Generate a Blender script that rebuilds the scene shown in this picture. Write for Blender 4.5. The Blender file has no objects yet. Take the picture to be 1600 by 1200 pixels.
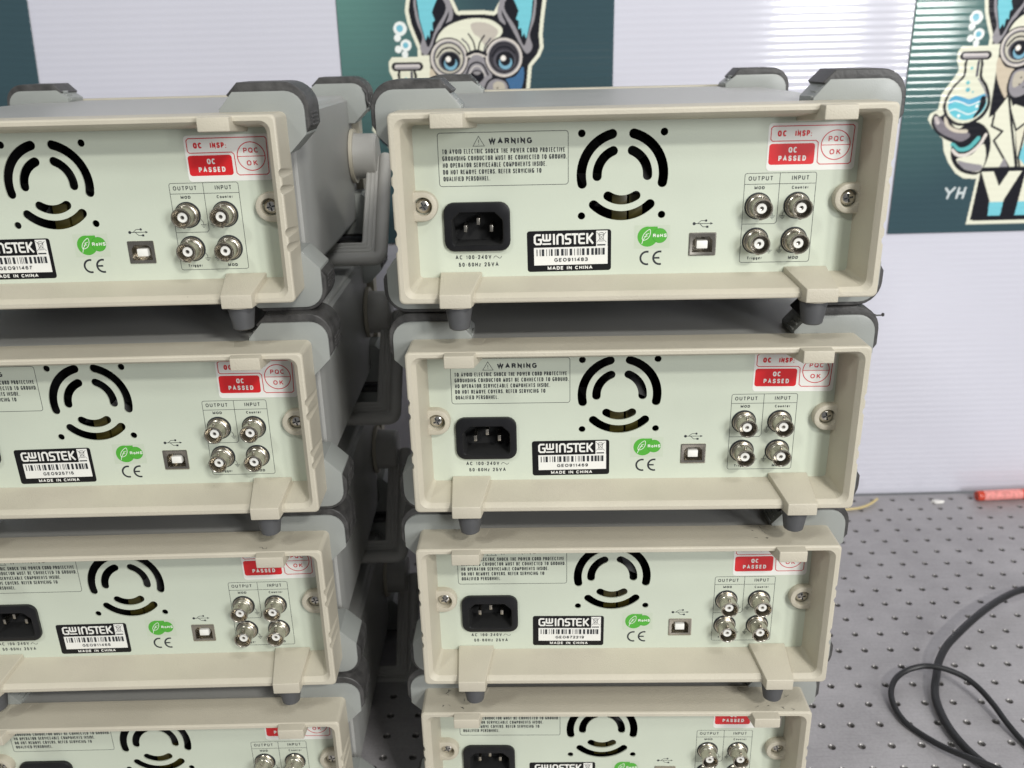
import bpy, bmesh, math, random, os
import numpy as np
from mathutils import Vector, Matrix

random.seed(7)
sc = bpy.context.scene
MM = 0.001

# ------------------------------------------------------------------ camera
cd = bpy.data.cameras.new('camera')
cam = bpy.data.objects.new('camera', cd)
sc.collection.objects.link(cam)
R = ((0.999707929, -0.000832178, 0.0241529472),
     (-0.00768063767, 0.936651311, 0.350178997),
     (-0.0229143008, -0.350262229, 0.936371350))
m = Matrix.Identity(4)
for i in range(3):
    m[i][0] = R[i][0]; m[i][1] = R[i][2]; m[i][2] = -R[i][1]
m[0][3], m[1][3], m[2][3] = -0.484147, -1.008524, 0.548894
cam.matrix_world = m
cd.sensor_width = 36.0
cd.lens = 31.085
cd.clip_start = 0.02
cd.clip_end = 100
cd.dof.use_dof = True
cd.dof.focus_distance = 0.56
cd.dof.aperture_fstop = 9.5
sc.camera = cam

# ------------------------------------------------------------------ world
w = bpy.data.worlds.new('World'); sc.world = w; w.use_nodes = True
bg = w.node_tree.nodes['Background']
bg.inputs[0].default_value = (0.93, 0.95, 1.0, 1)
bg.inputs[1].default_value = 0.19
sc.view_settings.view_transform = 'Standard'
sc.view_settings.look = 'None'
sc.view_settings.exposure = 0.0
sc.view_settings.gamma = 1.0

# ------------------------------------------------------------------ lamps (ceiling panels of the lab)
def area(name, loc, target, sx, sy, power, col=(1, 1, 1)):
    l = bpy.data.lights.new(name, 'AREA'); l.shape = 'RECTANGLE'
    l.size = sx; l.size_y = sy; l.energy = power; l.color = col
    o = bpy.data.objects.new(name, l); sc.collection.objects.link(o)
    o.location = loc
    o.rotation_euler = (Vector(target) - Vector(loc)).to_track_quat('-Z', 'Y').to_euler()
    return o
area('ceiling_lamp', (0.55, -2.55, 1.98), (-0.4, -0.4, 0.35), 0.40, 0.14, 38, (1.0, 0.985, 0.94))
area('window_light', (0.70, -2.55, 0.95), (-0.1, 0.0, 0.6), 0.28, 0.80, 22, (0.95, 0.97, 1.0))
area('window_light', (1.11, -2.50, 0.95), (0.0, 0.0, 0.6), 0.17, 0.80, 14, (1.0, 0.98, 0.95))
area('ceiling_lamp', (-1.9, -2.3, 2.4), (-0.5, -0.4, 0.3), 0.30, 0.40, 20, (0.97, 1.0, 0.96))
area('ceiling_lamp', (0.35, -1.6, 2.6), (-0.45, -0.3, 0.3), 0.7, 0.4, 14, (0.97, 0.99, 1.0))

# ------------------------------------------------------------------ materials
def s2l(c):
    return tuple(((x/255)/12.92 if x/255 <= 0.04045 else ((x/255+0.055)/1.055)**2.4) for x in c)
def mat(name, col, rough=0.5, metal=0.0, spec=0.5, noise=0.0, nscale=60, bump=0.0, bscale=1500, specks=0.0,
        speck_col=(0.03, 0.03, 0.03), trans=0.0, coat=0.0):
    mt = bpy.data.materials.new(name); mt.use_nodes = True
    nt = mt.node_tree; N = nt.nodes; L = nt.links
    p = N['Principled BSDF']
    p.inputs['Base Color'].default_value = (*col, 1)
    p.inputs['Roughness'].default_value = rough
    p.inputs['Metallic'].default_value = metal
    p.inputs['Specular IOR Level'].default_value = spec
    p.inputs['Transmission Weight'].default_value = trans
    p.inputs['Coat Weight'].default_value = coat
    tc = N.new('ShaderNodeTexCoord')
    oi = N.new('ShaderNodeObjectInfo')
    add = N.new('ShaderNodeVectorMath'); add.operation = 'MULTIPLY_ADD'
    sc3 = N.new('ShaderNodeCombineXYZ')
    L.new(oi.outputs['Random'], sc3.inputs[0]); L.new(oi.outputs['Random'], sc3.inputs[1]); L.new(oi.outputs['Random'], sc3.inputs[2])
    L.new(sc3.outputs[0], add.inputs[0]); add.inputs[1].default_value = (3, 3, 3)
    L.new(tc.outputs['Object'], add.inputs[2])
    src = add.outputs[0]
    cur = None
    if noise > 0:
        n = N.new('ShaderNodeTexNoise'); n.inputs['Scale'].default_value = nscale; n.inputs['Detail'].default_value = 5
        L.new(src, n.inputs['Vector'])
        mr = N.new('ShaderNodeMapRange'); mr.inputs[1].default_value = 0.3; mr.inputs[2].default_value = 0.7
        mr.inputs[3].default_value = 1-noise; mr.inputs[4].default_value = 1+noise
        L.new(n.outputs[0], mr.inputs[0])
        mx = N.new('ShaderNodeMix'); mx.data_type = 'RGBA'; mx.blend_type = 'MULTIPLY'; mx.inputs[0].default_value = 1
        mx.inputs[6].default_value = (*col, 1)
        L.new(mr.outputs[0], mx.inputs[7]); cur = mx.outputs[2]
        mr2 = N.new('ShaderNodeMapRange'); mr2.inputs[3].default_value = rough*0.85; mr2.inputs[4].default_value = min(1, rough*1.15)
        L.new(n.outputs[0], mr2.inputs[0]); L.new(mr2.outputs[0], p.inputs['Roughness'])
    if specks > 0:
        v = N.new('ShaderNodeTexVoronoi'); v.inputs['Scale'].default_value = 55
        L.new(src, v.inputs['Vector'])
        n2 = N.new('ShaderNodeTexNoise'); n2.inputs['Scale'].default_value = 900; L.new(src, n2.inputs['Vector'])
        ad = N.new('ShaderNodeMath'); ad.operation = 'MULTIPLY_ADD'; ad.inputs[1].default_value = 0.05
        L.new(n2.outputs[0], ad.inputs[0]); L.new(v.outputs['Distance'], ad.inputs[2])
        sp = N.new('ShaderNodeSeparateColor'); L.new(v.outputs['Color'], sp.inputs[0])
        th = N.new('ShaderNodeMath'); th.operation = 'MULTIPLY_ADD'; th.inputs[1].default_value = 0.05*specks; th.inputs[2].default_value = 0.022-0.012*1
        L.new(sp.outputs[0], th.inputs[0])
        lt = N.new('ShaderNodeMath'); lt.operation = 'LESS_THAN'; L.new(ad.outputs[0], lt.inputs[0]); L.new(th.outputs[0], lt.inputs[1])
        ml = N.new('ShaderNodeMath'); ml.operation = 'MULTIPLY'; ml.inputs[1].default_value = 0.55; L.new(lt.outputs[0], ml.inputs[0])
        mx2 = N.new('ShaderNodeMix'); mx2.data_type = 'RGBA'
        L.new(ml.outputs[0], mx2.inputs[0])
        if cur is not None: L.new(cur, mx2.inputs[6])
        else: mx2.inputs[6].default_value = (*col, 1)
        mx2.inputs[7].default_value = (*speck_col, 1); cur = mx2.outputs[2]
    if cur is not None: L.new(cur, p.inputs['Base Color'])
    if bump > 0:
        n = N.new('ShaderNodeTexNoise'); n.inputs['Scale'].default_value = bscale; n.inputs['Detail'].default_value = 2
        L.new(src, n.inputs['Vector'])
        b = N.new('ShaderNodeBump'); b.inputs['Strength'].default_value = bump; b.inputs['Distance'].default_value = 0.0004
        L.new(n.outputs[0], b.inputs['Height']); L.new(b.outputs[0], p.inputs['Normal'])
    return mt

M = {}
M['bezel'] = mat('beige_plastic', (0.505, 0.465, 0.37), 0.48, noise=0.05, nscale=22, bump=0.55, bscale=1300, specks=0.7, speck_col=(0.10, 0.09, 0.07))
M['panel'] = mat('painted_panel', (0.54, 0.58, 0.478), 0.42, noise=0.035, nscale=14, bump=0.08, bscale=900, specks=0.22, speck_col=(0.25, 0.25, 0.2))
M['guard'] = mat('grey_plastic', (0.285, 0.297, 0.278), 0.36, noise=0.04, nscale=30, bump=0.2, bscale=1600, specks=0.3)
M['rubber'] = mat('dark_rubber', (0.052, 0.050, 0.048), 0.50, noise=0.4, nscale=140, bump=0.6, bscale=500, specks=0.8, speck_col=(0.35, 0.34, 0.32))
M['foot'] = mat('foot_rubber', (0.075, 0.076, 0.078), 0.55, noise=0.1, nscale=80, bump=0.15, bscale=900)
M['case'] = mat('grey_case_paint', (0.37, 0.37, 0.35), 0.42, noise=0.04, nscale=20, bump=0.15, bscale=1800, specks=0.25)
M['handle'] = mat('handle_plastic', (0.46, 0.45, 0.42), 0.5, noise=0.05, nscale=30, bump=0.2)
M['black_plastic'] = mat('black_plastic', (0.009, 0.009, 0.010), 0.36, spec=0.35, noise=0.15, nscale=100, specks=0.25, speck_col=(0.2, 0.2, 0.2))
M['ink'] = mat('black_ink', (0.026, 0.029, 0.033), 0.5, spec=0.3)
M['fan'] = mat('fan_plastic', (0.003, 0.003, 0.003), 0.5)
M['amber'] = mat('amber_tape', (0.055, 0.045, 0.008), 0.4)
M['shade_black'] = mat('shade_black_mat', (0.008, 0.008, 0.008), 0.8)  # near-black standing in for shade: case interior, underside, inlet cavity
M['nickel'] = mat('nickel', (0.50, 0.465, 0.40), 0.27, metal=1.0, noise=0.12, nscale=150)
M['steel'] = mat('screw_steel', (0.66, 0.63, 0.57), 0.2, metal=1.0, noise=0.1, nscale=200)
M['white_insert'] = mat('white_insert', (0.78, 0.77, 0.72), 0.4)
M['white_sticker'] = mat('white_sticker', (0.76, 0.75, 0.70), 0.35, noise=0.02, nscale=30)
M['black_sticker'] = mat('black_sticker', (0.006, 0.006, 0.007), 0.4, spec=0.3)
M['red_print'] = mat('red_print', (0.62, 0.018, 0.022), 0.35)
M['red_line'] = mat('red_line_print', (0.56, 0.03, 0.04), 0.4)
M['green_print'] = mat('green_print', (0.075, 0.36, 0.035), 0.4)
M['green_dark'] = mat('green_dark_print', (0.045, 0.27, 0.025), 0.4)
M['clear_film'] = mat('clear_film', (0.505, 0.555, 0.44), 0.3)
M['wall'] = mat('fluted_board', (0.63, 0.625, 0.695), 0.09, noise=0.03, nscale=3, bump=0.06, bscale=120)
M['cord'] = mat('black_cord', (0.014, 0.014, 0.015), 0.45, noise=0.15, nscale=120, bump=0.1)
M['red_pen'] = mat('red_translucent', (0.80, 0.085, 0.04), 0.18, trans=0.25, noise=0.05)
M['pen_label'] = mat('pen_label', (0.80, 0.30, 0.27), 0.3, noise=0.25, nscale=260)
M['yellow'] = mat('yellow_plastic', (0.62, 0.50, 0.24), 0.45)
M['scrap'] = mat('white_scrap', (0.8, 0.78, 0.74), 0.8)

def steel_table():
    mt = bpy.data.materials.new('brushed_steel'); mt.use_nodes = True
    nt = mt.node_tree; N = nt.nodes; L = nt.links; p = N['Principled BSDF']
    p.inputs['Metallic'].default_value = 0.25
    tc = N.new('ShaderNodeTexCoord')
    mp = N.new('ShaderNodeMapping'); mp.inputs['Scale'].default_value = (9, 400, 10); L.new(tc.outputs['Object'], mp.inputs[0])
    n = N.new('ShaderNodeTexNoise'); n.inputs['Scale'].default_value = 3; n.inputs['Detail'].default_value = 6; L.new(mp.outputs[0], n.inputs['Vector'])
    n2 = N.new('ShaderNodeTexNoise'); n2.inputs['Scale'].default_value = 16; n2.inputs['Detail'].default_value = 7; n2.inputs['Roughness'].default_value = 0.65
    L.new(tc.outputs['Object'], n2.inputs['Vector'])
    n3 = N.new('ShaderNodeTexNoise'); n3.inputs['Scale'].default_value = 420; n3.inputs['Detail'].default_value = 3
    L.new(tc.outputs['Object'], n3.inputs['Vector'])
    cr = N.new('ShaderNodeValToRGB'); cr.color_ramp.elements[0].position = 0.3; cr.color_ramp.elements[1].position = 0.72
    cr.color_ramp.elements[0].color = (0.27, 0.256, 0.26, 1); cr.color_ramp.elements[1].color = (0.49, 0.47, 0.475, 1)
    mx = N.new('ShaderNodeMath'); mx.operation = 'MULTIPLY_ADD'; mx.inputs[1].default_value = 0.25; L.new(n.outputs[0], mx.inputs[0])
    ms = N.new('ShaderNodeMath'); ms.operation = 'MULTIPLY_ADD'; ms.inputs[1].default_value = 0.5; ms.inputs[2].default_value = 0.0; L.new(n2.outputs[0], ms.inputs[0])
    m3 = N.new('ShaderNodeMath'); m3.operation = 'MULTIPLY_ADD'; m3.inputs[1].default_value = 0.25; L.new(n3.outputs[0], m3.inputs[0]); L.new(ms.outputs[0], m3.inputs[2])
    L.new(m3.outputs[0], mx.inputs[2]); L.new(mx.outputs[0], cr.inputs[0]); L.new(cr.outputs[0], p.inputs['Base Color'])
    mr = N.new('ShaderNodeMapRange'); mr.inputs[3].default_value = 0.38; mr.inputs[4].default_value = 0.58; L.new(n2.outputs[0], mr.inputs[0]); L.new(mr.outputs[0], p.inputs['Roughness'])
    b = N.new('ShaderNodeBump'); b.inputs['Strength'].default_value = 0.15; b.inputs['Distance'].default_value = 0.0003
    L.new(n3.outputs[0], b.inputs['Height']); L.new(b.outputs[0], p.inputs['Normal'])
    return mt
M['table'] = steel_table()
M['hole'] = mat('hole_steel', (0.24, 0.23, 0.225), 0.42, metal=0.7)

# ------------------------------------------------------------------ mesh helpers (all in mm)
S = MM
def link(o, parent=None):
    sc.collection.objects.link(o)
    if parent is not None: o.parent = parent
    return o
def finish(me, ang=32):
    bm = bmesh.new(); bm.from_mesh(me)
    bmesh.ops.recalc_face_normals(bm, faces=bm.faces)
    a = math.radians(ang)
    for f in bm.faces: f.smooth = True
    for e in bm.edges:
        if len(e.link_faces) == 2:
            e.smooth = e.calc_face_angle(0) < a
        else: e.smooth = False
    bm.to_mesh(me); bm.free()
def mesh(name, V, F, mats, parent=None, fix=True, ang=32, scale=None, mi=None, loc=None):
    s = S if scale is None else scale
    me = bpy.data.meshes.new(name)
    me.from_pydata([(v[0]*s, v[1]*s, v[2]*s) for v in V], [], F)
    if not isinstance(mats, (list, tuple)): mats = [mats]
    for q in mats: me.materials.append(q)
    if mi is not None: me.polygons.foreach_set('material_index', mi)
    if fix: finish(me, ang)
    me.update()
    o = bpy.data.objects.new(name, me)
    if loc is not None: o.location = [c*s for c in loc]
    return link(o, parent)
class MB:
    def __init__(s): s.V = []; s.F = []; s.mi = []
    def add(s, V, F, k=0):
        b = len(s.V); s.V += [tuple(v) for v in V]; s.F += [tuple(i+b for i in f) for f in F]; s.mi += [k]*len(F); return s
    def loops(s, loops, cap0=False, cap1=False, k=0, closed=True):
        n = len(loops[0]); V = [p for l in loops for p in l]; F = []
        for a in range(len(loops)-1):
            for i in range(n if closed else n-1):
                j = (i+1) % n
                F.append((a*n+i, a*n+j, (a+1)*n+j, (a+1)*n+i))
        if cap0: F.append(tuple(range(n))[::-1])
        if cap1: F.append(tuple(range((len(loops)-1)*n, len(loops)*n)))
        return s.add(V, F, k)
    def box(s, x0, x1, y0, y1, z0, z1, k=0, b=0):
        if b <= 0:
            V = [(x, y, z) for x in (x0, x1) for y in (y0, y1) for z in (z0, z1)]
            return s.add(V, [(0, 1, 3, 2), (4, 6, 7, 5), (0, 4, 5, 1), (2, 3, 7, 6), (0, 2, 6, 4), (1, 5, 7, 3)], k)
        bm = bmesh.new()
        bmesh.ops.create_cube(bm, size=1)
        for v in bm.verts: v.co = Vector(((x0+x1)/2+v.co.x*(x1-x0), (y0+y1)/2+v.co.y*(y1-y0), (z0+z1)/2+v.co.z*(z1-z0)))
        bmesh.ops.bevel(bm, geom=list(bm.edges), offset=b, segments=2, affect='EDGES', profile=0.6)
        return s.addbm(bm, k)
    def addbm(s, bm, k=0):
        bm.verts.index_update()
        s.add([tuple(v.co) for v in bm.verts], [tuple(v.index for v in f.verts) for f in bm.faces], k); bm.free(); return s
    def prism(s, pts, y0, y1, k=0, b=0, seg=2):      # polygon in x,z extruded along y
        bm = bmesh.new()
        a = [bm.verts.new((p[0], y0, p[1])) for p in pts]; c = [bm.verts.new((p[0], y1, p[1])) for p in pts]
        n = len(pts); f0 = bm.faces.new(a); f1 = bm.faces.new(c[::-1])
        for i in range(n): bm.faces.new((a[i], c[i], c[(i+1) % n], a[(i+1) % n]))
        bmesh.ops.recalc_face_normals(bm, faces=bm.faces)
        if b > 0:
            ed = [e for f in (f0, f1) for e in f.edges]
            bmesh.ops.bevel(bm, geom=list(set(ed)), offset=b, segments=seg, affect='EDGES', profile=0.6)
        return s.addbm(bm, k)
    def lathe(s, prof, c, axis='y', n=24, k=0, cap0=False, cap1=False):  # prof: (r, t) t along axis
        L = []
        for r, t in prof:
            ring = []
            for i in range(n):
                a = 2*math.pi*i/n; u, v = r*math.cos(a), r*math.sin(a)
                ring.append({'y': (c[0]+u, c[1]+t, c[2]+v), 'x': (c[0]+t, c[1]+u, c[2]+v), 'z': (c[0]+u, c[1]+v, c[2]+t)}[axis])
            L.append(ring)
        return s.loops(L, cap0, cap1, k)
    def tube(s, pts, r, n=12, k=0, caps=True):
        P = [Vector(p) for p in pts]; L = []; up = Vector((0, 0, 1))
        for i, p in enumerate(P):
            t = (P[min(i+1, len(P)-1)]-P[max(i-1, 0)]).normalized()
            a = t.cross(up)
            if a.length < 1e-3: a = t.cross(Vector((0, 1, 0)))
            a.normalize(); b = a.cross(t)
            L.append([tuple(p+a*(r*math.cos(2*math.pi*j/n))+b*(r*math.sin(2*math.pi*j/n))) for j in range(n)])
        return s.loops(L, caps, caps, k)
    def build(s, name, mats, parent=None, ang=32, **kw):
        return mesh(name, s.V, s.F, mats, parent, ang=ang, mi=s.mi, **kw)
def rrect(x0, x1, z0, z1, r, y, n=5):
    P = []
    for cx, cz, a0 in ((x1-r, z1-r, 0), (x0+r, z1-r, 90), (x0+r, z0+r, 180), (x1-r, z0+r, 270)):
        for i in range(n+1):
            a = math.radians(a0+90*i/n); P.append((cx+r*math.cos(a), y, cz+r*math.sin(a)))
    return P
def arcpts(cx, cz, r, a0, a1, n=6):
    return [(cx+r*math.cos(math.radians(a0+(a1-a0)*i/n)), cz+r*math.sin(math.radians(a0+(a1-a0)*i/n))) for i in range(n+1)]
def catmull(pts, n=8, closed=False):
    P = [Vector(p) for p in pts]; out = []; N_ = len(P)
    rng = range(N_) if closed else range(N_-1)
    for i in rng:
        if closed: a, b, c, d = P[i-1], P[i], P[(i+1) % N_], P[(i+2) % N_]
        else: a, b, c, d = P[max(i-1, 0)], P[i], P[i+1], P[min(i+2, N_-1)]
        for j in range(n):
            t = j/n
            out.append(0.5*((2*b)+(c-a)*t+(2*a-5*b+4*c-d)*t*t+(3*b-a-3*c+d)*t**3))
    if not closed: out.append(P[-1])
    return [tuple(v) for v in out]

# flat print: collects coplanar shapes, each a hair (0.012 mm) above the one before
class Print:
    def __init__(s, y): s.y = y; s.V = []; s.F = []; s.mi = []; s.n = 0; s.hold = False
    def lay(s):
        s.n += 0 if s.hold else 1
        return s.y-0.005*s.n
    def poly(s, pts, k=0):
        y = s.lay(); b = len(s.V); s.V += [(p[0], y, p[1]) for p in pts]; s.F.append(tuple(range(b, b+len(pts)))); s.mi.append(k)
    def rect(s, x0, x1, z0, z1, k=0): s.poly([(x0, z0), (x1, z0), (x1, z1), (x0, z1)], k)
    def disc(s, cx, cz, r, k=0, n=28): s.poly(arcpts(cx, cz, r, 0, 360*(n-1)/n, n-1), k)
    def stroke(s, pts, w, closed=False, k=0):
        y = s.lay(); n = len(pts); b = len(s.V); P = [Vector((p[0], p[1])) for p in pts]
        for i, p in enumerate(P):
            d0 = (p-P[i-1]).normalized() if (i > 0 or closed) else None
            d1 = (P[(i+1) % n]-p).normalized() if (i < n-1 or closed) else None
            if d0 is None: d0 = d1
            if d1 is None: d1 = d0
            n0 = Vector((-d0.y, d0.x)); n1 = Vector((-d1.y, d1.x)); nn = n0+n1
            nn = n0 if nn.length < 1e-6 else nn.normalized()
            h = (w/2)/max(0.35, nn.dot(n0))
            for sg in (1, -1):
                q = p+nn*h*sg; s.V.append((q.x, y, q.y))
        for i in range(n if closed else n-1):
            j = (i+1) % n
            s.F.append((b+2*i, b+2*i+1, b+2*j+1, b+2*j)); s.mi.append(k)
    def ring(s, x0, x1, z0, z1, r, w, k=0):
        s.stroke([(p[0], p[2]) for p in rrect(x0, x1, z0, z1, r, 0, 4)], w, True, k)
    def text(s, body, x0, x1, z, h, bold=0.0, k=0, spacing=1.0, shear=0.0):
        sw = h*(0.17+bold*3.2); y0 = s.lay()
        adv = []; tot = 0.0
        for ch in body:
            g = GLYPH[ch]; adv.append(g[0]); tot += g[0]
        gap = 0.26*spacing**2; n_ = len(body)
        tot += gap*(n_-1)
        u = (x1-x0)/tot; x = x0
        held = s.hold; s.hold = True; y_keep = s.y
        for ci, ch in enumerate(body):
            gw, strokes = GLYPH[ch]; w_ = gw*u; sx = min(sw, w_*.40) if gw > .3 else min(sw, .30*u)
            for si, st_ in enumerate(strokes):
                s.y = y_keep-0.0016*(si % 3)
                s.stroke([(x+sx/2+(w_-sx)*px, z+sw/2+(h-sw)*pz) for px, pz in st_], min(sw, sx*1.08), False, k)
            x += w_+gap*u
        s.y = y_keep; s.hold = held
    def build(s, name, mats, parent):
        return mesh(name, s.V, s.F, mats, parent, fix=False, mi=s.mi)
def E_(cx, cy, rx, ry, a0, a1, n=10):
    out = []
    for i in range(n+1):
        a = math.radians(a0+(a1-a0)*i/n); c_, s_ = math.cos(a), math.sin(a); p_ = 0.82
        out.append((cx+rx*math.copysign(abs(c_)**p_, c_), cy+ry*math.copysign(abs(s_)**p_, s_)))
    return out
GLYPH = {
 'A': (.95, [[(0, -.0), (.5, .97), (1, -.0)], [(.2, .33), (.8, .33)]]),
 'B': (.82, [[(0, .5), (0, 1), (.55, 1)]+E_(.55, .76, .37, .24, 80, -80, 6)+[(.55, .52), (.1, .52)], [(0, .5), (0, 0), (.58, 0)]+E_(.58, .26, .42, .26, -80, 80, 6)+[(.5, .52)]]),
 'C': (.88, [E_(.53, .5, .53, .5, 42, 318, 16)]),
 'D': (.86, [[(0, .5), (0, 1), (.45, 1)]+E_(.45, .5, .55, .5, 85, -85, 10)+[(.45, 0), (0, 0), (0, .5)]]),
 'E': (.74, [[(1, 1), (0, 1), (0, 0), (1, 0)], [(.06, .52), (.9, .52)]]),
 'F': (.70, [[(1, 1), (0, 1), (0, -.06)], [(.06, .5), (.88, .5)]]),
 'G': (.92, [E_(.5, .5, .5, .5, 42, 300, 16)+[(.96, .14), (.98, .46), (.58, .46)]]),
 'H': (.82, [[(0, -.06), (0, 1.06)], [(1, -.06), (1, 1.06)], [(.06, .52), (.94, .52)]]),
 'I': (.24, [[(.5, -.06), (.5, 1.06)]]),
 'J': (.62, [[(1, 1.06), (1, .3)]+E_(.5, .28, .5, .28, 0, -180, 8)]),
 'K': (.86, [[(0, -.06), (0, 1.06)], [(.95, 1.03), (.04, .4)], [(.32, .58), (1, -.05)]]),
 'L': (.68, [[(0, 1.06), (0, 0), (1, 0)]]),
 'M': (1.0, [[(0, -.06), (0, .97), (.5, .1), (1, .97), (1, -.06)]]),
 'N': (.84, [[(0, -.06), (0, .95), (1, .05), (1, 1.06)]]),
 'O': (.94, [E_(.5, .5, .5, .5, 90, 450, 24)]),
 'P': (.78, [[(0, -.06), (0, 1), (.55, 1)]+E_(.55, .73, .45, .27, 85, -85, 8)+[(.55, .46), (.08, .46)]]),
 'Q': (.94, [E_(.5, .5, .5, .5, 90, 450, 24), [(.6, .26), (1.0, -.07)]]),
 'R': (.84, [[(0, -.06), (0, 1), (.55, 1)]+E_(.55, .75, .4, .25, 85, -85, 8)+[(.55, .5), (.08, .5)], [(.58, .46), (.86, .32), (.98, -.06)]]),
 'S': (.82, [[(.97, .76), (.9, .92), (.7, 1), (.3, 1), (.08, .9), (.03, .72), (.12, .58), (.35, .53), (.65, .48), (.9, .4), (.98, .25), (.9, .08), (.68, 0), (.32, 0), (.08, .08), (0, .26)]]),
 'T': (.78, [[(-.06, 1), (1.06, 1)], [(.5, .94), (.5, -.06)]]),
 'U': (.84, [[(0, 1.06), (0, .35)]+E_(.5, .33, .5, .33, 180, 360, 10)+[(1, .35), (1, 1.06)]]),
 'V': (.90, [[(0, 1.04), (.5, .03), (1, 1.04)]]),
 'W': (1.3, [[(0, 1.04), (.26, .03), (.5, .96), (.74, .03), (1, 1.04)]]),
 'X': (.86, [[(0, 1), (1, 0)], [(1, 1), (0, 0)]]),
 'Y': (.86, [[(0, 1.04), (.5, .45), (1, 1.04)], [(.5, .42), (.5, -.06)]]),
 'Z': (.80, [[(0, 1), (1, 1), (0, 0), (1, 0)]]),
 '0': (.72, [E_(.5, .5, .5, .5, 90, 450, 20)]),
 '1': (.40, [[(.1, .76), (.6, .96), (.75, 1.0)], [(.8, 1.06), (.8, -.06)]]),
 '2': (.72, [[(.02, .7), (.08, .9), (.3, 1), (.68, 1), (.93, .9), (.98, .7), (.88, .52), (.3, .25), (.02, 0), (1.04, 0)]]),
 '3': (.72, [[(.02, .76), (.12, .93), (.35, 1), (.65, 1), (.9, .9), (.93, .7), (.78, .55), (.4, .53)], [(.55, .53), (.85, .47), (1, .27), (.9, .08), (.65, 0), (.32, 0), (.08, .08), (0, .26)]]),
 '4': (.76, [[(.78, -.06), (.78, .97), (0, .27), (1.05, .27)]]),
 '5': (.72, [[(.92, 1), (.14, 1), (.06, .48), (.3, .6), (.65, .62), (.93, .5), (1, .3), (.9, .09), (.65, 0), (.3, 0), (.06, .08), (0, .24)]]),
 '6': (.72, [[(.93, .8), (.85, .93), (.62, 1), (.4, 1), (.12, .88), (.02, .6), (.02, .32)]+E_(.5, .31, .5, .31, 180, 530, 14)]),
 '7': (.70, [[(0, 1), (1, 1), (.5, .5), (.3, -.06)]]),
 '8': (.74, [E_(.5, .76, .43, .24, 90, 450, 14), E_(.5, .27, .5, .27, 90, 450, 14)]),
 '9': (.72, [[(.07, .2), (.15, .07), (.38, 0), (.6, 0), (.88, .12), (.98, .4), (.98, .68)]+E_(.5, .69, .5, .31, 0, 350, 14)]),
 '-': (.42, [[(0, .42), (1, .42)]]), '.': (.22, [[(.5, -.06), (.5, .06)]]), ' ': (.42, []),
 'o': (.66, [E_(.5, .34, .5, .34, 90, 450, 16)]), 'u': (.62, [[(0, .72), (0, .25)]+E_(.5, .25, .5, .25, 180, 360, 8)+[(1, .25)], [(1, .74), (1, -.05)]]),
 'n': (.62, [[(0, -.05), (0, .72)], [(0, .45)]+E_(.5, .42, .5, .26, 180, 0, 8)+[(1, -.05)]]), 't': (.42, [[(.45, .98), (.45, .12), (.6, 0), (1, 0)], [(0, .68), (1, .68)]]),
 'e': (.66, [[(.0, .35), (1, .35)], E_(.5, .34, .5, .34, 8, 318, 14)]), 'r': (.42, [[(0, -.05), (0, .72)], [(.02, .42), (.3, .64), (1, .68)]]),
 'i': (.22, [[(.5, -.05), (.5, .72)], [(.5, .92), (.5, 1.04)]]), 'g': (.64, [E_(.5, .34, .5, .34, 90, 450, 14), [(1, .72), (1, -.12), (.8, -.3), (.1, -.28)]]), 'z': (.56, [[(0, .68), (1, .68), (0, 0), (1, 0)]]),
}

def plate_with_holes(name, outer, holes, y0, y1, mats, parent):
    c = bpy.data.curves.new('pl', 'CURVE'); c.dimensions = '2D'; c.fill_mode = 'BOTH'; c.extrude = (y1-y0)/2
    for pts in [outer]+holes:
        sp = c.splines.new('POLY'); sp.points.add(len(pts)-1)
        for i, p in enumerate(pts): sp.points[i].co = (p[0], p[1], 0, 1)
        sp.use_cyclic_u = True
    o = bpy.data.objects.new('pl', c); sc.collection.objects.link(o)
    dg = bpy.context.evaluated_depsgraph_get(); ev = o.evaluated_get(dg); me = ev.to_mesh()
    V = [(v.co.x, (y0+y1)/2-v.co.z, v.co.y) for v in me.vertices]; F = [tuple(p.vertices) for p in me.polygons]
    ev.to_mesh_clear(); bpy.data.objects.remove(o); bpy.data.curves.remove(c)
    return mesh(name, V, F, mats, parent)

def booled(me_obj, cutters):
    for i, c in enumerate(cutters):
        md = me_obj.modifiers.new('b', 'BOOLEAN'); md.object = c; md.operation = 'DIFFERENCE'; md.solver = 'EXACT'
    dg = bpy.context.evaluated_depsgraph_get()
    me = bpy.data.meshes.new_from_object(me_obj.evaluated_get(dg))
    me_obj.modifiers.clear(); me_obj.data = me
    for c in cutters: bpy.data.objects.remove(c)
    finish(me, 17)

# ------------------------------------------------------------------ the instrument (rear towards -Y; local origin: centre of top front edge of the rear bezel)
INST = 0.0010065
S = INST
D = 26.0
PF = 26.0         # panel face
def capsule_arc(cx, cz, r, w, a0, a1, n=14):
    P = arcpts(cx, cz, r+w/2, a0, a1, n)
    e = (cx+r*math.cos(math.radians(a1)), cz+r*math.sin(math.radians(a1)))
    P += arcpts(e[0], e[1], w/2, a1, a1+180, 8)[1:-1]
    P += arcpts(cx, cz, r-w/2, a1, a0, n)
    e = (cx+r*math.cos(math.radians(a0)), cz+r*math.sin(math.radians(a0)))
    P += arcpts(e[0], e[1], w/2, a0+180, a0+360, 8)[1:-1]
    return P
def sgn(pts, s): return [(s*p[0], *p[1:]) for p in pts][::s]

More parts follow.
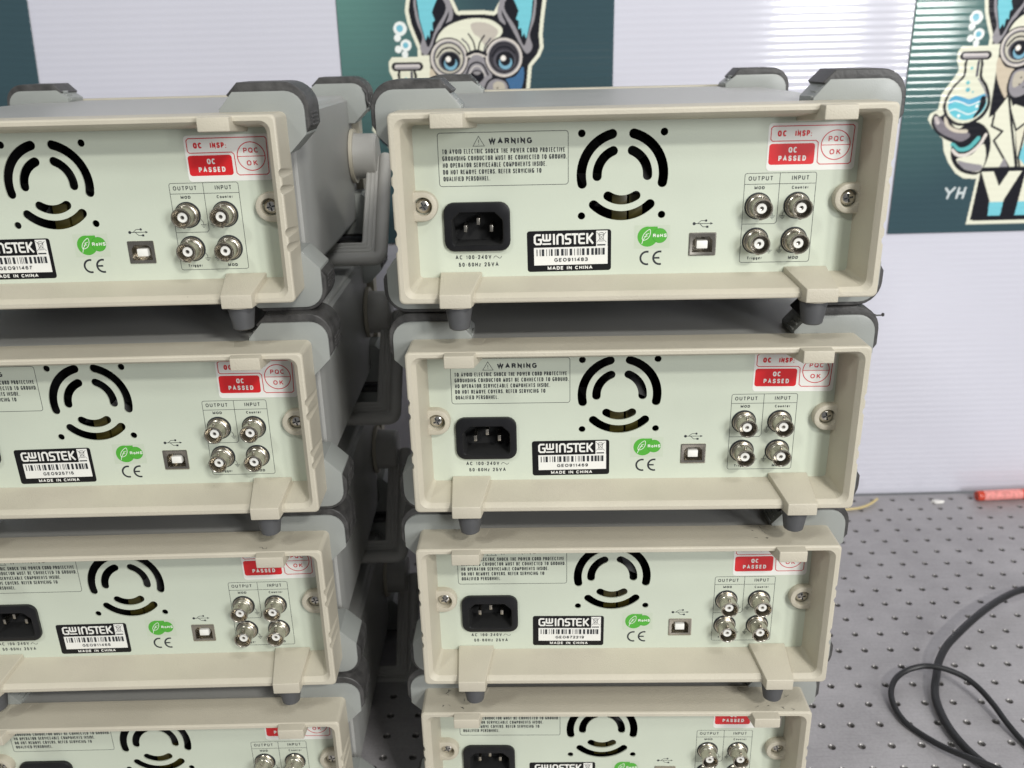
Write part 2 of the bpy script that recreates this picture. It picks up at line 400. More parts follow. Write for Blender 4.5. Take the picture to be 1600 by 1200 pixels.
def build_instrument():
    root = bpy.data.objects.new('signal_generator', None); root.empty_display_size = 0.02; link(root)
    # bezel shell
    b = MB()
    L = [rrect(-135, 135, -105, 0, 3.5, D, 5), rrect(-135, 135, -105, 0, 3.0, 1.2, 5), rrect(-134.6, 134.6, -104.6, -0.4, 3, 0.35, 5),
         rrect(-133.8, 133.8, -103.9, -1.1, 3, 0, 5),
         rrect(-131.6, 131.6, -101.9, -3.1, 5.5, 0, 5), rrect(-129.3, 129.3, -99.8, -4.8, 5, 2.6, 5), rrect(-128.9, 128.9, -99.5, -5.0, 4.6, 3.1, 5),
         rrect(-125.3, 125.3, -95.6, -8.3, 2.2, D-0.05, 5), rrect(-126.5, 126.5, -96.8, -7.2, 2.2, D+1.2, 5)]
    b.loops(L+[rrect(-135, 135, -105, 0, 3.5, D+1.2, 5), L[0]])
    bz = b.build('rear_bezel', M['bezel'], root, ang=17)
    # weld the seam, then cut the grip scoops in both flanks
    bm = bmesh.new(); bm.from_mesh(bz.data); bmesh.ops.remove_doubles(bm, verts=bm.verts, dist=1e-7); bm.to_mesh(bz.data); bm.free(); finish(bz.data, 17)
    cut = []
    for s in (-1, 1):
        for z in (-31.5, -40.5, -64.5, -73):
            c = MB(); c.lathe([(3.2, -24), (3.2, 24)], (0, 0, 0), 'y', 20, cap0=True, cap1=True)
            o = c.build('cut', M['bezel'], None)
            o.location = (s*136.8*S, 2*S, z*S); o.rotation_euler = (math.radians(-4), 0, math.radians(-s*3.0))
            cut.append(o)
    bpy.context.view_layer.update()
    booled(bz, cut)
    # four cord brackets
    for s in (-1, 1):
        bm = bmesh.new()
        # upper bracket : outline (x,y), slanted inner side
        def block(front, back, ftop, fbot, btop, bbot, bev):
            bm = bmesh.new()
            f = [(front[0], -6, ftop), (front[1], -6, ftop), (front[1], -6, fbot), (front[0], -6, fbot)]
            k = [(back[0], D, btop), (back[1], D, btop), (back[1], D, bbot), (back[0], D, bbot)]
            vs = [bm.verts.new((s*x, y, z)) for x, y, z in f+k]
            for q in ((0, 1, 2, 3), (7, 6, 5, 4), (0, 4, 5, 1), (1, 5, 6, 2), (2, 6, 7, 3), (3, 7, 4, 0)):
                bm.faces.new([vs[i] for i in q])
            bmesh.ops.recalc_face_normals(bm, faces=bm.faces)
            bmesh.ops.bevel(bm, geom=list(bm.edges), offset=bev, segments=3, affect='EDGES', profile=0.55)
            return bm
        t = MB(); t.addbm(block((94.2, 111.6), (88.5, 112.6), -0.5, -8.0, 0.25, -10.5, 0.7)); t.build('cord_bracket', M['bezel'], root, ang=24)
        t = MB(); t.addbm(block((93.6, 111.4), (88.5, 113.2), -98.2, -106.2, -92.4, -107.0, 0.75))
        t.lathe([(8.6, -107.4), (9.0, -104.5)], (s*101.5, 5.5, 0), 'z', 24, cap0=True, cap1=True)
        br = t.build('cord_bracket', M['bezel'], root, ang=24)
        t = MB(); t.lathe([(3.5, -121.4), (5.0, -121.2), (6.0, -120.4), (8.0, -107.6), (7.9, -107.2)], (s*101.5, 5.5, 0), 'z', 28, cap0=True, cap1=True)
        t.build('rubber_foot', M['foot'], root)
    # rear panel with fan slots
    fx, fz = -6.9, -37.8
    holes = [capsule_arc(fx, fz, 23.3, 5.4, a0, a1) for a0, a1 in ((-12, 75), (105, 192), (226, 314))]
    holes += [capsule_arc(fx, fz, 14.3, 5.3, a0, a1, 10) for a0, a1 in ((-3, 68), (112, 183), (236, 304))]
    for dx, dz in ((-30, -14.7), (16.1, -14.7), (-30, -60.8), (16.1, -60.8)):
        holes.append(arcpts(dx, dz, 2.15, 0, 345, 15))
    holes.append([(p[0], p[2]) for p in rrect(-105.6, -75.0, -76.4, -57.2, 1, 0)])
    holes.append([(p[0], p[2]) for p in rrect(33.4, 47.4, -84.4, -72.3, .5, 0)])
    pn = plate_with_holes('rear_panel', [(-126.2, -96.5), (126.2, -96.5), (126.2, -7.5), (-126.2, -7.5)], holes, PF, PF+1.0, M['panel'], root)
    # fan behind the slots
    f = MB(); f.lathe([(9, 20), (9, 17), (8.2, 16)], (fx, PF, fz), 'y', 28, cap1=True, cap0=True)
    for i in range(7):
        a = i*2*math.pi/7
        p = []
        for r, tw in ((8.5, 0.32), (25, 0.42)):
            for sg in (-1, 1): p.append((fx+r*math.cos(a+sg*tw), PF+20+sg*4, fz+r*math.sin(a+sg*tw)))
        f.add(p+[(q[0], q[1]+1, q[2]) for q in p], [(0, 1, 3, 2), (4, 6, 7, 5), (0, 4, 5, 1), (2, 3, 7, 6), (0, 2, 6, 4), (1, 5, 7, 3)])
    f.build('cooling_fan', M['fan'], root)
    f = MB(); f.box(-12, -3, PF+8, PF+14, -68, -50, b=.8); f.box(-2, 6, PF+8, PF+14, -68, -50, b=.8); f.build('transformer_tape', M['amber'], root)
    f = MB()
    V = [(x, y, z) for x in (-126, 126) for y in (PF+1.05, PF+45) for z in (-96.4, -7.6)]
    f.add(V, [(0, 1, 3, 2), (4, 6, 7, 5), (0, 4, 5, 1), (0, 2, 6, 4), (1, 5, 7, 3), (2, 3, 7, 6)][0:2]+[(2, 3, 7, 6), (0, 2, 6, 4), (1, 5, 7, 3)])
    f.build('added_dark_box', M['shade_black'], root)  # added dark box behind the panel so the slots read black
    # case (open sleeve) with side covers
    c = MB()
    c.loops([rrect(-128, 128, -107, -1.2, 4, D+1.3, 4), rrect(-128, 128, -107, -1.2, 4, 289, 4)], False, True)
    cs = c.build('case', M['case'], root)
    c = MB(); c.box(-124, 124, D+2, 286, -108.2, -106.9, b=.4); c.build('bounce_blocker', M['shade_black'], root)  # added dark sheet under the case, cuts bounce light in the gap
    for s in (-1, 1):
        c = MB(); c.prism([(s*127.9, -4), (s*130.2, -5.5), (s*130.2, -101), (s*127.9, -103)][::s], 62, 262, b=0.5)
        c.build('side_cover', M['case'], root)
    # far (front) bezel
    c = MB()
    c.loops([rrect(-134, 134, -106, -0.2, 4, 289, 4), rrect(-134, 134, -106, -0.2, 4, 306, 4), rrect(-131, 131, -103, -3, 4, 309, 4),
             rrect(-126, 126, -98, -8, 3, 306, 4)], True, True)
    c.build('front_bezel', M['bezel'], root)
    # corner guards
    def guard(s, top, y0, y1, drop=0.0):
        ty = 11.0-drop; by = -115.0+drop*0.3
        if top:
            P = [(-97, 1.5), (-105.5, ty)]+arcpts(-134.5, ty-11, 11, 90, 180, 6)+[(-145.5, -13), (-135, -23.5), (-124, -23.5), (-124, -2.5), (-97, -2.5)]
            Q = [(-103.2, ty-3.2), (-101.8, ty-1.6), (-108.4, 16.0-drop)]+arcpts(-133.5, 1.5-drop, 14.5, 90, 180, 7)+[(-148, -8), (-145.3, -12.2), (-141, -12.2), (-141, ty-6), (-136, ty-1)]
        else:
            P = [(-124, -80.5), (-135.2, -80.5), (-145.5, -91)]+arcpts(-134.5, -104, 11, 180, 270, 6)+[(-105.5, by), (-97, -107), (-97, -103.5), (-124, -103.5)]
            Q = [(-145.2, -92), (-148, -96.5)]+arcpts(-133.5, -103, 14.5, 180, 270, 7)+[(-107.9, -117.5), (-103.9, -113.4), (-105.0, -112.2), (-107, -114), (-136, -114), (-141, -108), (-141, -92)]
        if s > 0: P = [(-x, z) for x, z in P][::-1]; Q = [(-x, z) for x, z in Q][::-1]
        g = MB(); g.prism(P, y0, y1, b=0.9)
        # catch ribs at the slanted end
        xa, za = (101, 5.5) if top else (101, -111.5)
        for i in range(3):
            xx = s*(96.5+i*2.6); zz = (1.0+i*2.6) if top else (-106.5-i*2.6)
            g.box(min(xx, xx+s*1.3), max(xx, xx+s*1.3), y0+3+i, y0+15-i, zz-1.5, zz+1.3, b=0.25)
        go = g.build('corner_guard', M['guard'], root)
        r = MB(); r.prism(Q, y0+1.3, y1+3.0, b=1.3, seg=3)
        # worn grip ribs on the side of the rubber
        for i in range(4):
            zc = (-1.5-2.2*i) if top else (-97-2.2*i)
            r.box(min(s*147.4, s*148.5), max(s*147.4, s*148.5), y0+8, y1-3, zc-0.6, zc+0.6, b=0.25)
        r.build('rubber_bumper', M['rubber'], go)
        return go
    for s in (-1, 1):
        guard(s, True, D+0.2, 54); guard(s, False, D+0.2, 54)
        guard(s, True, 262, 290, 3.0); guard(s, False, 262, 290)
    # screws in bosses
    for s in (-1, 1):
        cx, cz = s*121.0, -53.0
        t = MB()
        outer = arcpts(cx, cz, 8.6, -90, 90, 12) if s < 0 else arcpts(cx, cz, 8.6, 90, 270, 12)
        wallx = s*129.0
        P = outer+([(wallx, cz+8.6), (wallx, cz-8.6)] if s < 0 else [(wallx, cz-8.6), (wallx, cz+8.6)])
        # ring of the boss around the screw well
        n = 32
        well = [(cx+5.2*math.cos(2*math.pi*i/n), cz+5.2*math.sin(2*math.pi*i/n)) for i in range(n)]
        # outer outline resampled by angle
        def outr(a):
            c_, s_ = math.cos(a), math.sin(a)
            if c_*s > 0.001:
                t1 = abs(wallx-cx)/abs(c_); t2 = 8.6/max(1e-6, abs(s_)); tt = min(t1, t2)
            else: tt = 8.6
            return (cx+c_*tt, cz+s_*tt)
        out = [outr(2*math.pi*i/n) for i in range(n)]
        def ins(p, k): return (p[0]+(cx-p[0])*k, p[1]+(cz-p[1])*k)
        yb = 20.6
        t.loops([[(p[0], PF, p[1]) for p in out], [(p[0], yb+1.2, p[1]) for p in out], [(*ins(p, .05)[:1], yb+.35, ins(p, .05)[1]) for p in out],
                 [(ins(p, .13)[0], yb, ins(p, .13)[1]) for p in out], [(p[0]+(p[0]-cx)*.06, yb, p[1]+(p[1]-cz)*.06) for p in well],
                 [(p[0], yb+.5, p[1]) for p in well], [(p[0], PF, p[1]) for p in well]])
        bo = t.build('screw_boss', M['bezel'], root)
        t = MB(); t.lathe([(4.4, 0), (4.4, -1.1), (3.9, -1.9), (2.9, -2.5), (1.6, -2.8), (0.01, -2.9)], (cx, PF-0.2, cz), 'y', 24)
        so = t.build('screw', M['steel'], root)
        t = MB(); ra = random.uniform(0, 1.5)
        for q in (0, 1):
            a = ra+q*math.pi/2; dx, dz = math.cos(a), math.sin(a)
            pts = [(cx+dx*u*2.5-dz*v*.42, cz+dz*u*2.5+dx*v*.42) for u, v in ((-1, -1), (1, -1), (1, 1), (-1, 1))]
            t.prism(pts, PF-3.06-q*.02, PF-2.4)
        t.build('cross_recess', M['ink'], so)
    # mains inlet
    t = MB()
    oc = lambda y, g=0: rrect(-109.7+g, -71.2-g, -79.9+g, -51.5-g, 6-g, y, 5)
    n = len(oc(0))
    hexa = [(-75.6, -61.8), (-80.3, -57.2), (-100.4, -57.2), (-105.1, -61.8), (-105.1, -74.8), (-103.5, -76.4), (-77.2, -76.4), (-75.6, -74.8)]
    # resample the cavity outline to n points by angle so that it lofts to the rounded flange
    hc = (-90.35, -67.3)
    def hexat(a):
        d = (math.cos(a), math.sin(a)); best = None
        for i in range(len(hexa)):
            p, q = hexa[i], hexa[(i+1) % len(hexa)]
            ex, ez = q[0]-p[0], q[1]-p[1]; den = d[0]*ez-d[1]*ex
            if abs(den) < 1e-9: continue
            tt = ((p[0]-hc[0])*ez-(p[1]-hc[1])*ex)/den; u = ((p[0]-hc[0])*d[1]-(p[1]-hc[1])*d[0])/den
            if tt > 0 and -1e-6 <= u <= 1+1e-6: best = tt if best is None else min(best, tt)
        return (hc[0]+d[0]*best, hc[1]+d[1]*best)
    NN = 64
    def outl(y, g):
        x0, x1, z0, z1, r = -109.7+g, -71.2-g, -79.9+g, -51.5-g, max(1, 6-g)
        cxx, czz = (x0+x1)/2, (z0+z1)/2; hw, hh = (x1-x0)/2, (z1-z0)/2; out = []
        for i in range(NN):
            a = 2*math.pi*i/NN; dx, dz = math.cos(a), math.sin(a)
            lo, hi = 0, 60
            for _ in range(26):
                mid = (lo+hi)/2; px, pz = abs(dx*mid), abs(dz*mid)
                qx, qz = max(px-(hw-r), 0), max(pz-(hh-r), 0)
                inside = (px <= hw and pz <= hh and math.hypot(qx, qz) <= r)
                if inside: lo = mid
                else: hi = mid
            out.append((cxx+dx*lo, y, czz+dz*lo))
        return out
    hx = [hexat(2*math.pi*i/NN) for i in range(NN)]
    t.loops([outl(PF, 0), outl(PF-2.0, 0), outl(PF-2.5, .3), outl(PF-2.7, .9),
             [(hc[0]+(p[0]-hc[0])*1.03, PF-2.7, hc[1]+(p[1]-hc[1])*1.03) for p in hx],
             [(p[0], PF-2.3, p[1]) for p in hx]])
    t.loops([[(p[0], PF-2.3, p[1]) for p in hx], [(hc[0]+(p[0]-hc[0])*.97, PF+15, hc[1]+(p[1]-hc[1])*.97) for p in hx]], False, True, 1)  # cavity walls in a darker near-black, shade put into the colour
    inl = t.build('power_inlet', [M['black_plastic'], M['shade_black']], root, ang=25)
    for px, pz in ((-97.6, -67.4), (-90.0, -63.2), (-82.4, -67.4)):
        t = MB(); t.box(px-1.0, px+1.0, PF+2.5, PF+15, pz-2, pz+2, b=0.5); t.build('contact_pin', M['nickel'], inl)
    # BNC sockets
    for bx, bz_ in ((70.9, -57.0), (93.1, -57.0), (70.9, -77.0), (93.1, -77.0)):
        c0 = (bx, PF, bz_)
        t = MB()
        t.lathe([(4.95, -12.0), (5.2, -12.3), (5.6, -12.3), (5.8, -12.0), (5.8, -11.0), (5.55, -10.8), (5.55, -4.6), (5.75, -4.4), (5.75, -3.2), (6.2, -2.9), (6.2, -1.0)], c0, 'y', 32)
        t.lathe([(4.95, -12.0), (4.9, -2)], c0, 'y', 32)
        t.lathe([(4.9, -2.2), (1.0, -2.2)], c0, 'y', 32)
        # bayonet lugs
        for sgz in (-1, 1):
            t.lathe([(0.01, 1.15), (0.85, 1.1), (0.95, 0.9), (0.95, -0.5)], (bx, PF-8.3, bz_+sgz*5.6), 'z', 10) if sgz > 0 else \
                t.lathe([(0.01, -1.15), (0.85, -1.1), (0.95, -0.9), (0.95, 0.5)], (bx, PF-8.3, bz_+sgz*5.6), 'z', 10)
        bn = t.build('coaxial_socket', M['nickel'], root, ang=30)
        t = MB(); t.lathe([(1.25, -9.6), (2.75, -9.6), (2.9, -9.4), (2.9, -2.2)], c0, 'y', 24)
        t.lathe([(1.25, -9.6), (1.2, -5)], c0, 'y', 24); t.build('insulator', M['white_insert'], bn)
        t = MB(); t.lathe([(0.45, -9.0), (0.95, -9.1), (1.05, -8.8), (1.05, -2.5)], c0, 'y', 16)
        t.lathe([(0.45, -9.0), (0.4, -6)], c0, 'y', 16); t.build('centre_contact', M['nickel'], bn)
        t = MB(); t.lathe([(5.0, -1.3), (6.7, -1.3), (6.95, -1.0), (6.95, 0)], c0, 'y', 40, k=0)
        ws = t.build('washer', M['nickel'], bn)
        t = MB(); t.lathe([(6.9, -.35), (7.6, -.35), (7.7, 0)], c0, 'y', 36, k=0); t.build('shadow_gap_ring', M['ink'], bn)  # added black ring painting the shadow gap round the washer
    # USB port
    t = MB()
    o_ = [rrect(32.6, 48.2, -85.1, -71.6, .6, PF, 3), rrect(32.6, 48.2, -85.1, -71.6, .6, PF-.55, 3), rrect(33.2, 47.6, -84.5, -72.2, .5, PF-.6, 3)]
    t.loops(o_)
    P = [(34.6, -83.2), (46.2, -83.2), (46.2, -76.4), (44.3, -74.0), (36.5, -74.0), (34.6, -76.4)]
    P0 = [(33.2, -84.5), (47.6, -84.5), (47.6, -74.5), (47.6, -72.2), (33.2, -72.2), (33.2, -74.5)]
    t.loops([[(p[0], PF-.6, p[1]) for p in P0], [(p[0], PF-.35, p[1]) for p in P], [(p[0], PF+8, p[1]) for p in P]], False, True)
    us = t.build('usb_port', M['nickel'], root, ang=20)
    t = MB(); t.box(37.2, 43.6, PF+.4, PF+8, -81.2, -76.6, b=.5); t.build('tongue', M['white_insert'], us)
    # printing on the panel
    p = Print(PF-.02)
    p.ring(-111.2, -37.6, -42.5, -12.9, 1.6, .32)
    p.stroke([(-91.2, -20.4), (-84.8, -20.4), (-88, -15.0)], .3, True)
    p.rect(-88.17, -87.83, -18.6, -16.9); p.rect(-88.17, -87.83, -19.6, -19.15)
    p.text('WARNING', -82.4, -57.9, -19.4, 3.25, .028, spacing=1.08)
    for i, (x0, x1, body) in enumerate(((-108.9, -39.4, 'TO AVOID ELECTRIC SHOCK THE POWER CORD PROTECTIVE'), (-108.9, -38.4, 'GROUNDING CONDUCTOR MUST BE CONNECTED TO GROUND.'),
                                        (-108.8, -49.9, 'NO OPERATOR SERVICEABLE COMPONENTS INSIDE.'), (-108.8, -52.8, 'DO NOT REMOVE COVERS. REFER SERVICING TO'), (-108.8, -82.1, 'QUALIFIED PERSONNEL.'))):
        p.text(body, x0, x1, -24.5-i*3.78, 2.72, .012, spacing=1.05)
    p.build('warning_notice', M['ink'], root)
    p = Print(PF-.02)
    p.text('AC 100-240V', -104, -82.8, -85.0, 2.45, .012, spacing=1.15); p.text('50-60Hz 25VA', -102.2, -78.7, -89.4, 2.45, .012, spacing=1.15)
    p.stroke([(-81.6, -84.6), (-80.9, -83.5), (-80.1, -83.2), (-79.2, -83.8), (-78.2, -84.6), (-77.4, -84.5), (-76.7, -83.5)], .3)
    p.build('power_rating_print', M['ink'], root)
    p = Print(PF-.02)
    p.ring(62.5, 102.8, -89.8, -38.6, 1.3, .3)
    p.rect(62.6, 102.7, -44.85, -44.55)
    p.stroke([(82.3, -38.75), (82.3, -66.0), (81.1, -67.3), (62.6, -67.3)], .3)
    p.text('OUTPUT', 64.6, 78.4, -42.7, 2.45, 0.004, spacing=1.15); p.text('INPUT', 89.0, 98.7, -42.7, 2.45, 0.004, spacing=1.15)
    p.text('MOD', 68.3, 74.1, -47.6, 1.75, .03); p.text('Counter', 89.4, 98.9, -47.7, 1.75, .022, spacing=1.1)
    p.text('Trigger', 66.7, 75.5, -88.1, 1.75, .022, spacing=1.1); p.text('MOD', 90.7, 96.5, -88.2, 1.75, .03)
    for gx, gz, sd in ((79.5, -62.9, -1), (85.3, -62.9, 1), (79.2, -82.8, -1), (85.1, -82.8, 1)):
        p.rect(gx-1.6, gx+1.6, gz-.14, gz+.14); p.rect(gx-1.05, gx+1.05, gz-.94, gz-.68); p.rect(gx-.5, gx+.5, gz-1.7, gz-1.45)
        p.stroke([(gx, gz+.15), (gx, gz+1.5), (gx+sd*1.2, gz+3.2)], .26)
    p.build('port_legend', M['ink'], root)
    p = Print(PF-.02)
    p.disc(35.1, -66.5, .9); p.stroke([(35.9, -66.5), (44.6, -66.5)], .36); p.poly([(44.4, -67.2), (46.0, -66.5), (44.4, -65.8)])
    p.stroke([(37.2, -66.4), (39.1, -64.8), (41.2, -64.8)], .34); p.disc(41.9, -64.8, .68)
    p.stroke([(38.4, -66.6), (40.2, -68.4), (42.2, -68.4)], .34); p.rect(42.1, 43.4, -69.0, -67.8)
    p.build('usb_symbol', M['ink'], root)
    p = Print(PF-.02)
    p.stroke(arcpts(8.4, -86.1, 3.75, 76, 284, 18), 1.15)
    p.stroke(arcpts(15.9, -86.1, 3.75, 76, 284, 18), 1.15); p.rect(12.7, 15.8, -86.62, -85.58)
    p.build('ce_mark', M['ink'], root)
    # serial label
    t = MB(); t.loops([rrect(-61.6, -12.6, -93.0, -68.9, 1.6, PF-.02, 4), rrect(-61.6, -12.6, -93.0, -68.9, 1.6, PF-.16, 4)], False, True)
    sl = t.build('serial_label', M['black_sticker'], root)
    p = Print(PF-.18)
    p.rect(-57.7, -14.6, -89.2, -78.75, 0)
    p.rect(-21.3, -14.7, -78.85, -69.6, 0)
    # lettering of the maker's mark, drawn as strokes
    W = 1.15; x = -57.2; zt = -71.3; zb = -76.6
    def st(pts, wd=W, k=0): p.stroke(pts, wd, k=k)
    st([(-53.6, zt), (-56.3, zt), (-57.1, zt-.9), (-57.1, zb+.9), (-56.3, zb), (-53.9, zb), (-53.5, zb+.4), (-53.5, -74.0), (-55.2, -74.0)])
    st([(-52.2, zt+.5), (-52.2, -74.0), (-51.6, -74.55), (-48.8, -74.55), (-48.2, -74.0), (-48.2, zt+.5)]); st([(-50.2, zt+.5), (-50.2, -74.0)], 1.0)
    st([(-52.7, zb), (-47.6, zb)], .95)
    st([(-45.9, zt+.5), (-45.9, zb-.5)])
    st([(-43.9, zb-.5), (-43.9, zt-.9), (-43.1, zt), (-41.5, zt), (-40.7, zt-.9), (-40.7, zb-.5)])
    st([(-35.9, zt), (-38.4, zt), (-39.0, zt-.6), (-39.0, -73.4), (-38.5, -73.95), (-37.0, -73.95), (-36.4, -74.5), (-36.4, zb+.5), (-37.0, zb), (-39.5, zb)])
    st([(-35.7, zt), (-31.7, zt)]); st([(-33.7, zt-.55), (-33.7, zb-.5)])
    st([(-27.8, zt), (-30.6, zt), (-31.2, zt-.6), (-31.2, zb+.6), (-30.6, zb), (-27.8, zb)]); st([(-30.7, -73.9), (-28.1, -73.9)], 1.0)
    st([(-26.5, zt+.5), (-26.5, zb-.5)])
    st([(-26.0, -74.2), (-23.2, zt+.45)], 1.15); st([(-25.6, -73.7), (-23.1, zb-.45)], 1.15)
    p.text('MADE IN CHINA', -49.8, -23.5, -92.0, 2.0, .02)
    # crossed-out bin symbol
    p.stroke([(-21.0, -76.3), (-15.5, -70.4)], .22, k=1); p.stroke([(-21.0, -70.4), (-15.5, -76.3)], .22, k=1)
    p.stroke([(-20.1, -71.6), (-19.0, -70.8), (-17.5, -70.8), (-16.4, -71.6)], .3, k=1); p.stroke([(-19.7, -71.9), (-16.8, -71.9), (-17.2, -74.6), (-19.3, -74.6)], .26, True, k=1)
    p.stroke([(-19.7, -75.6), (-16.9, -75.6)], .28, k=1)
    p.rect(-20.7, -15.9, -78.3, -77.5, 1)
    # barcode
    rs = random.Random(3); x = -56.2; p.hold = True
    while x < -16.6:
        wd = rs.choice((.35, .55, 1.0, 1.45)); p.rect(x, min(x+wd, -16.3), -83.7, -79.7, 1); x += wd+rs.choice((.5, .7, 1.25))
    p.build('label_print', [M['white_sticker'], M['ink']], sl)
    # inspection sticker, slightly askew
    t = MB(); t.loops([rrect(73.9, 123.0, -37.4, -11.4, 2.2, PF-.02, 4), rrect(73.9, 123.0, -37.4, -11.4, 2.2, PF-.15, 4)], False, True)
    qs = t.build('inspection_sticker', M['white_sticker'], root)
    p = Print(PF-.17)
    p.poly([(q[0], q[2]) for q in rrect(74.9, 100.3, -34.1, -22.6, 1.6, 0, 4)], 0)
    p.stroke([(103.6, -34.2), (119.6, -34.2), (120.8, -33.2), (121.3, -14.2), (120.3, -13.1), (76.6, -13.1), (75.4, -14.2), (75.4, -20.2), (76.4, -21.2), (100.6, -21.2), (101.9, -22.4), (102.2, -33.0)], .5, True, 1)
    p.stroke(arcpts(111.6, -23.8, 8.0, 0, 350, 35), .52, True, 1); p.rect(103.7, 119.5, -24.0, -23.6, 1)
    p.text('QC', 79.0, 84.0, -18.7, 3.3, .035, 0); p.text('INSP', 88.8, 96.8, -18.8, 3.3, .035, 0); p.rect(97.4, 97.9, -18.8, -18.3, 0); p.rect(97.4, 97.9, -17.4, -16.9, 0)
    p.text('QC', 85.7, 90.5, -27.6, 3.1, .02, 2); p.text('PASSED', 80.4, 95.8, -32.1, 2.9, .02, 2, spacing=1.15)
    p.text('PQC', 107.4, 116.0, -21.9, 2.9, .008, 1, spacing=1.05); p.text('OK', 108.6, 114.9, -29.0, 2.9, .008, 1, spacing=1.25)
    p.build('sticker_print', [M['red_print'], M['red_line'], M['white_sticker']], qs)
    # green compliance sticker
    t = MB(); t.loops([rrect(.8, 21.4, -80.4, -66.8, .3, PF-.02, 2), rrect(.8, 21.4, -80.4, -66.8, .3, PF-.07, 2)], False, True)
    gs = t.build('compliance_sticker', M['clear_film'], root)
    p = Print(PF-.09)
    p.disc(8.5, -73.5, 5.9, 0, 36); p.rect(8.5, 14.2, -70.6, -67.7, 0); p.disc(15.5, -73.0, 4.35, 1, 32); p.disc(15.6, -73.0, 4.1, 0, 32)
    leaf = [(5.6, -76.8), (5.4, -74.4), (6.6, -71.6), (9.6, -69.3), (10.0, -72.0), (8.6, -74.6), (6.2, -75.6)]
    p.stroke([(c_[0], c_[1]) for c_ in catmull([(a, b_) for a, b_ in leaf[1:]], 4, True)], .34, True, 2)
    p.stroke([(5.2, -77.8), (5.9, -75.4), (8.2, -72.0)], .34, k=2); p.stroke([(6.5, -73.4), (8.6, -73.2)], .26, k=2); p.stroke([(7.2, -72.2), (9.4, -71.6)], .26, k=2)
    p.text('RoHS', 11.6, 19.6, -73.9, 2.0, .015, 2)
    p.build('sticker_print', [M['green_print'], M['green_dark'], M['white_sticker']], gs)
    # carrying handle folded down between the instruments
    t = MB()
    ux = (0.0, 0.721, 0.692)            # from the grip back up towards the pivots
    def hp(x, r): return (x, 190+ux[1]*r, -121.5+ux[2]*r)
    def frame(off, cr=6):
        e = 158.4-off; o_ = []
        o_ += [hp(-e, 102), hp(-e, cr+off)]
        for k_ in range(1, 7):
            a = math.radians(90*k_/7); rr_ = max(2, cr-off*.4)
            o_.append(hp(-e+rr_*(1-math.cos(a)), off+rr_*(1-math.sin(a))))
        return o_+[(-x, y, z) for x, y, z in o_[::-1]]
    t.tube(frame(0), 5.3, 14)
    for off, r_ in ((7.2, 1.3), (10.6, 1.3), (14.0, 1.5)): t.tube(frame(off), r_, 8)
    w0, w1 = frame(2), frame(14)
    nv = [(0, -.692*k_, .721*k_) for k_ in (-.7, .7)]
    t.loops([[(p[0]+q[0], p[1]+q[1], p[2]+q[2]) for p in w] for w, q in ((w0, nv[0]), (w1, nv[0]), (w1, nv[1]), (w0, nv[1]), (w0, nv[0]))], closed=False)
    hd = t.build('carry_handle', M['handle'], root)
    for s in (-1, 1):
        t = MB(); t.lathe([(21, s*0), (21.5, s*1.0), (21, s*2.6), (18.8, s*3.0), (18.4, s*5), (18.2, s*20), (16.5, s*21.6), (0.01, s*21.8)], (s*130.4, 264, -50), 'x', 40, cap0=True)
        hb = t.build('pivot_hub', M['handle'], hd)
        t = MB(); t.lathe([(19.2, s*3.2), (22.0, s*3.2), (22.3, s*2.4), (22.3, s*0.3)], (s*130.4, 264, -50), 'x', 40); t.build('pivot_ring', M['bezel'], hd)
    return root

proto = build_instrument()
def descend(o):
    return [c for c in sc.collection.objects if c.parent == o]
def copy_tree(o, parent=None):
    c = o.copy(); sc.collection.objects.link(c); c.parent = parent
    if o.type == 'MESH' : c.matrix_parent_inverse = o.matrix_parent_inverse
    for ch in descend(o): copy_tree(ch, c)
    return c
UN = [('R1', (-412.4, -519.8, 520.5), -1.65, 'GEO911483', 'topmost generator of the right stack, serial number GEO911483 under its fan slots'),
      ('R2', (-411.5, -520.9, 385.9), -1.65, 'GEO911469', 'second generator down the right stack, serial number GEO911469 on its black label'),
      ('R3', (-413.4, -517.9, 251.9), -1.49, 'GEO872219', 'third generator down the right stack, serial number GEO872219 on its black label'),
      ('R4', (-418.3, -513.8, 118.2), -1.69, None, 'lowest generator of the right stack, cut off by the bottom of the picture'),
      ('L1', (-745.7, -507.2, 520.9), 0.08, 'GEO911467', 'topmost generator of the left stack, serial number GEO911467, its left half out of frame'),
      ('L2', (-743.5, -514.7, 386.8), -0.09, 'GEO925715', 'second generator down the left stack, serial number GEO925715 on its black label'),
      ('L3', (-745.9, -512.4, 251.7), 0.13, 'GEO911465', 'third generator down the left stack, serial number GEO911465 on its black label'),
      ('L4', (-745.9, -517.0, 118.4), -0.08, None, 'lowest generator of the left stack, mostly below the bottom of the picture')]
roots = []
for i, u in enumerate(UN):
    o = proto if i == 0 else copy_tree(proto)
    roots.append(o)
for u, o in zip(UN, roots):
    o.location = [c*MM for c in u[1]]; o.rotation_euler = (0, 0, math.radians(u[2]))
    o['label'] = u[4]; o['category'] = 'signal generator'; o['group'] = 'beige signal generators stacked rear side out'
    if u[3]:
        lab = [c for c in descend(o) if c.name.startswith('serial_label')][0]
        p = Print(PF-.45)
        p.text(u[3], -45.8, -26.2, -87.2, 2.15, .008, spacing=1.05)
        so = p.build('serial_number', M['ink'], lab)
        lab['label'] = 'black and white serial label reading '+u[3]
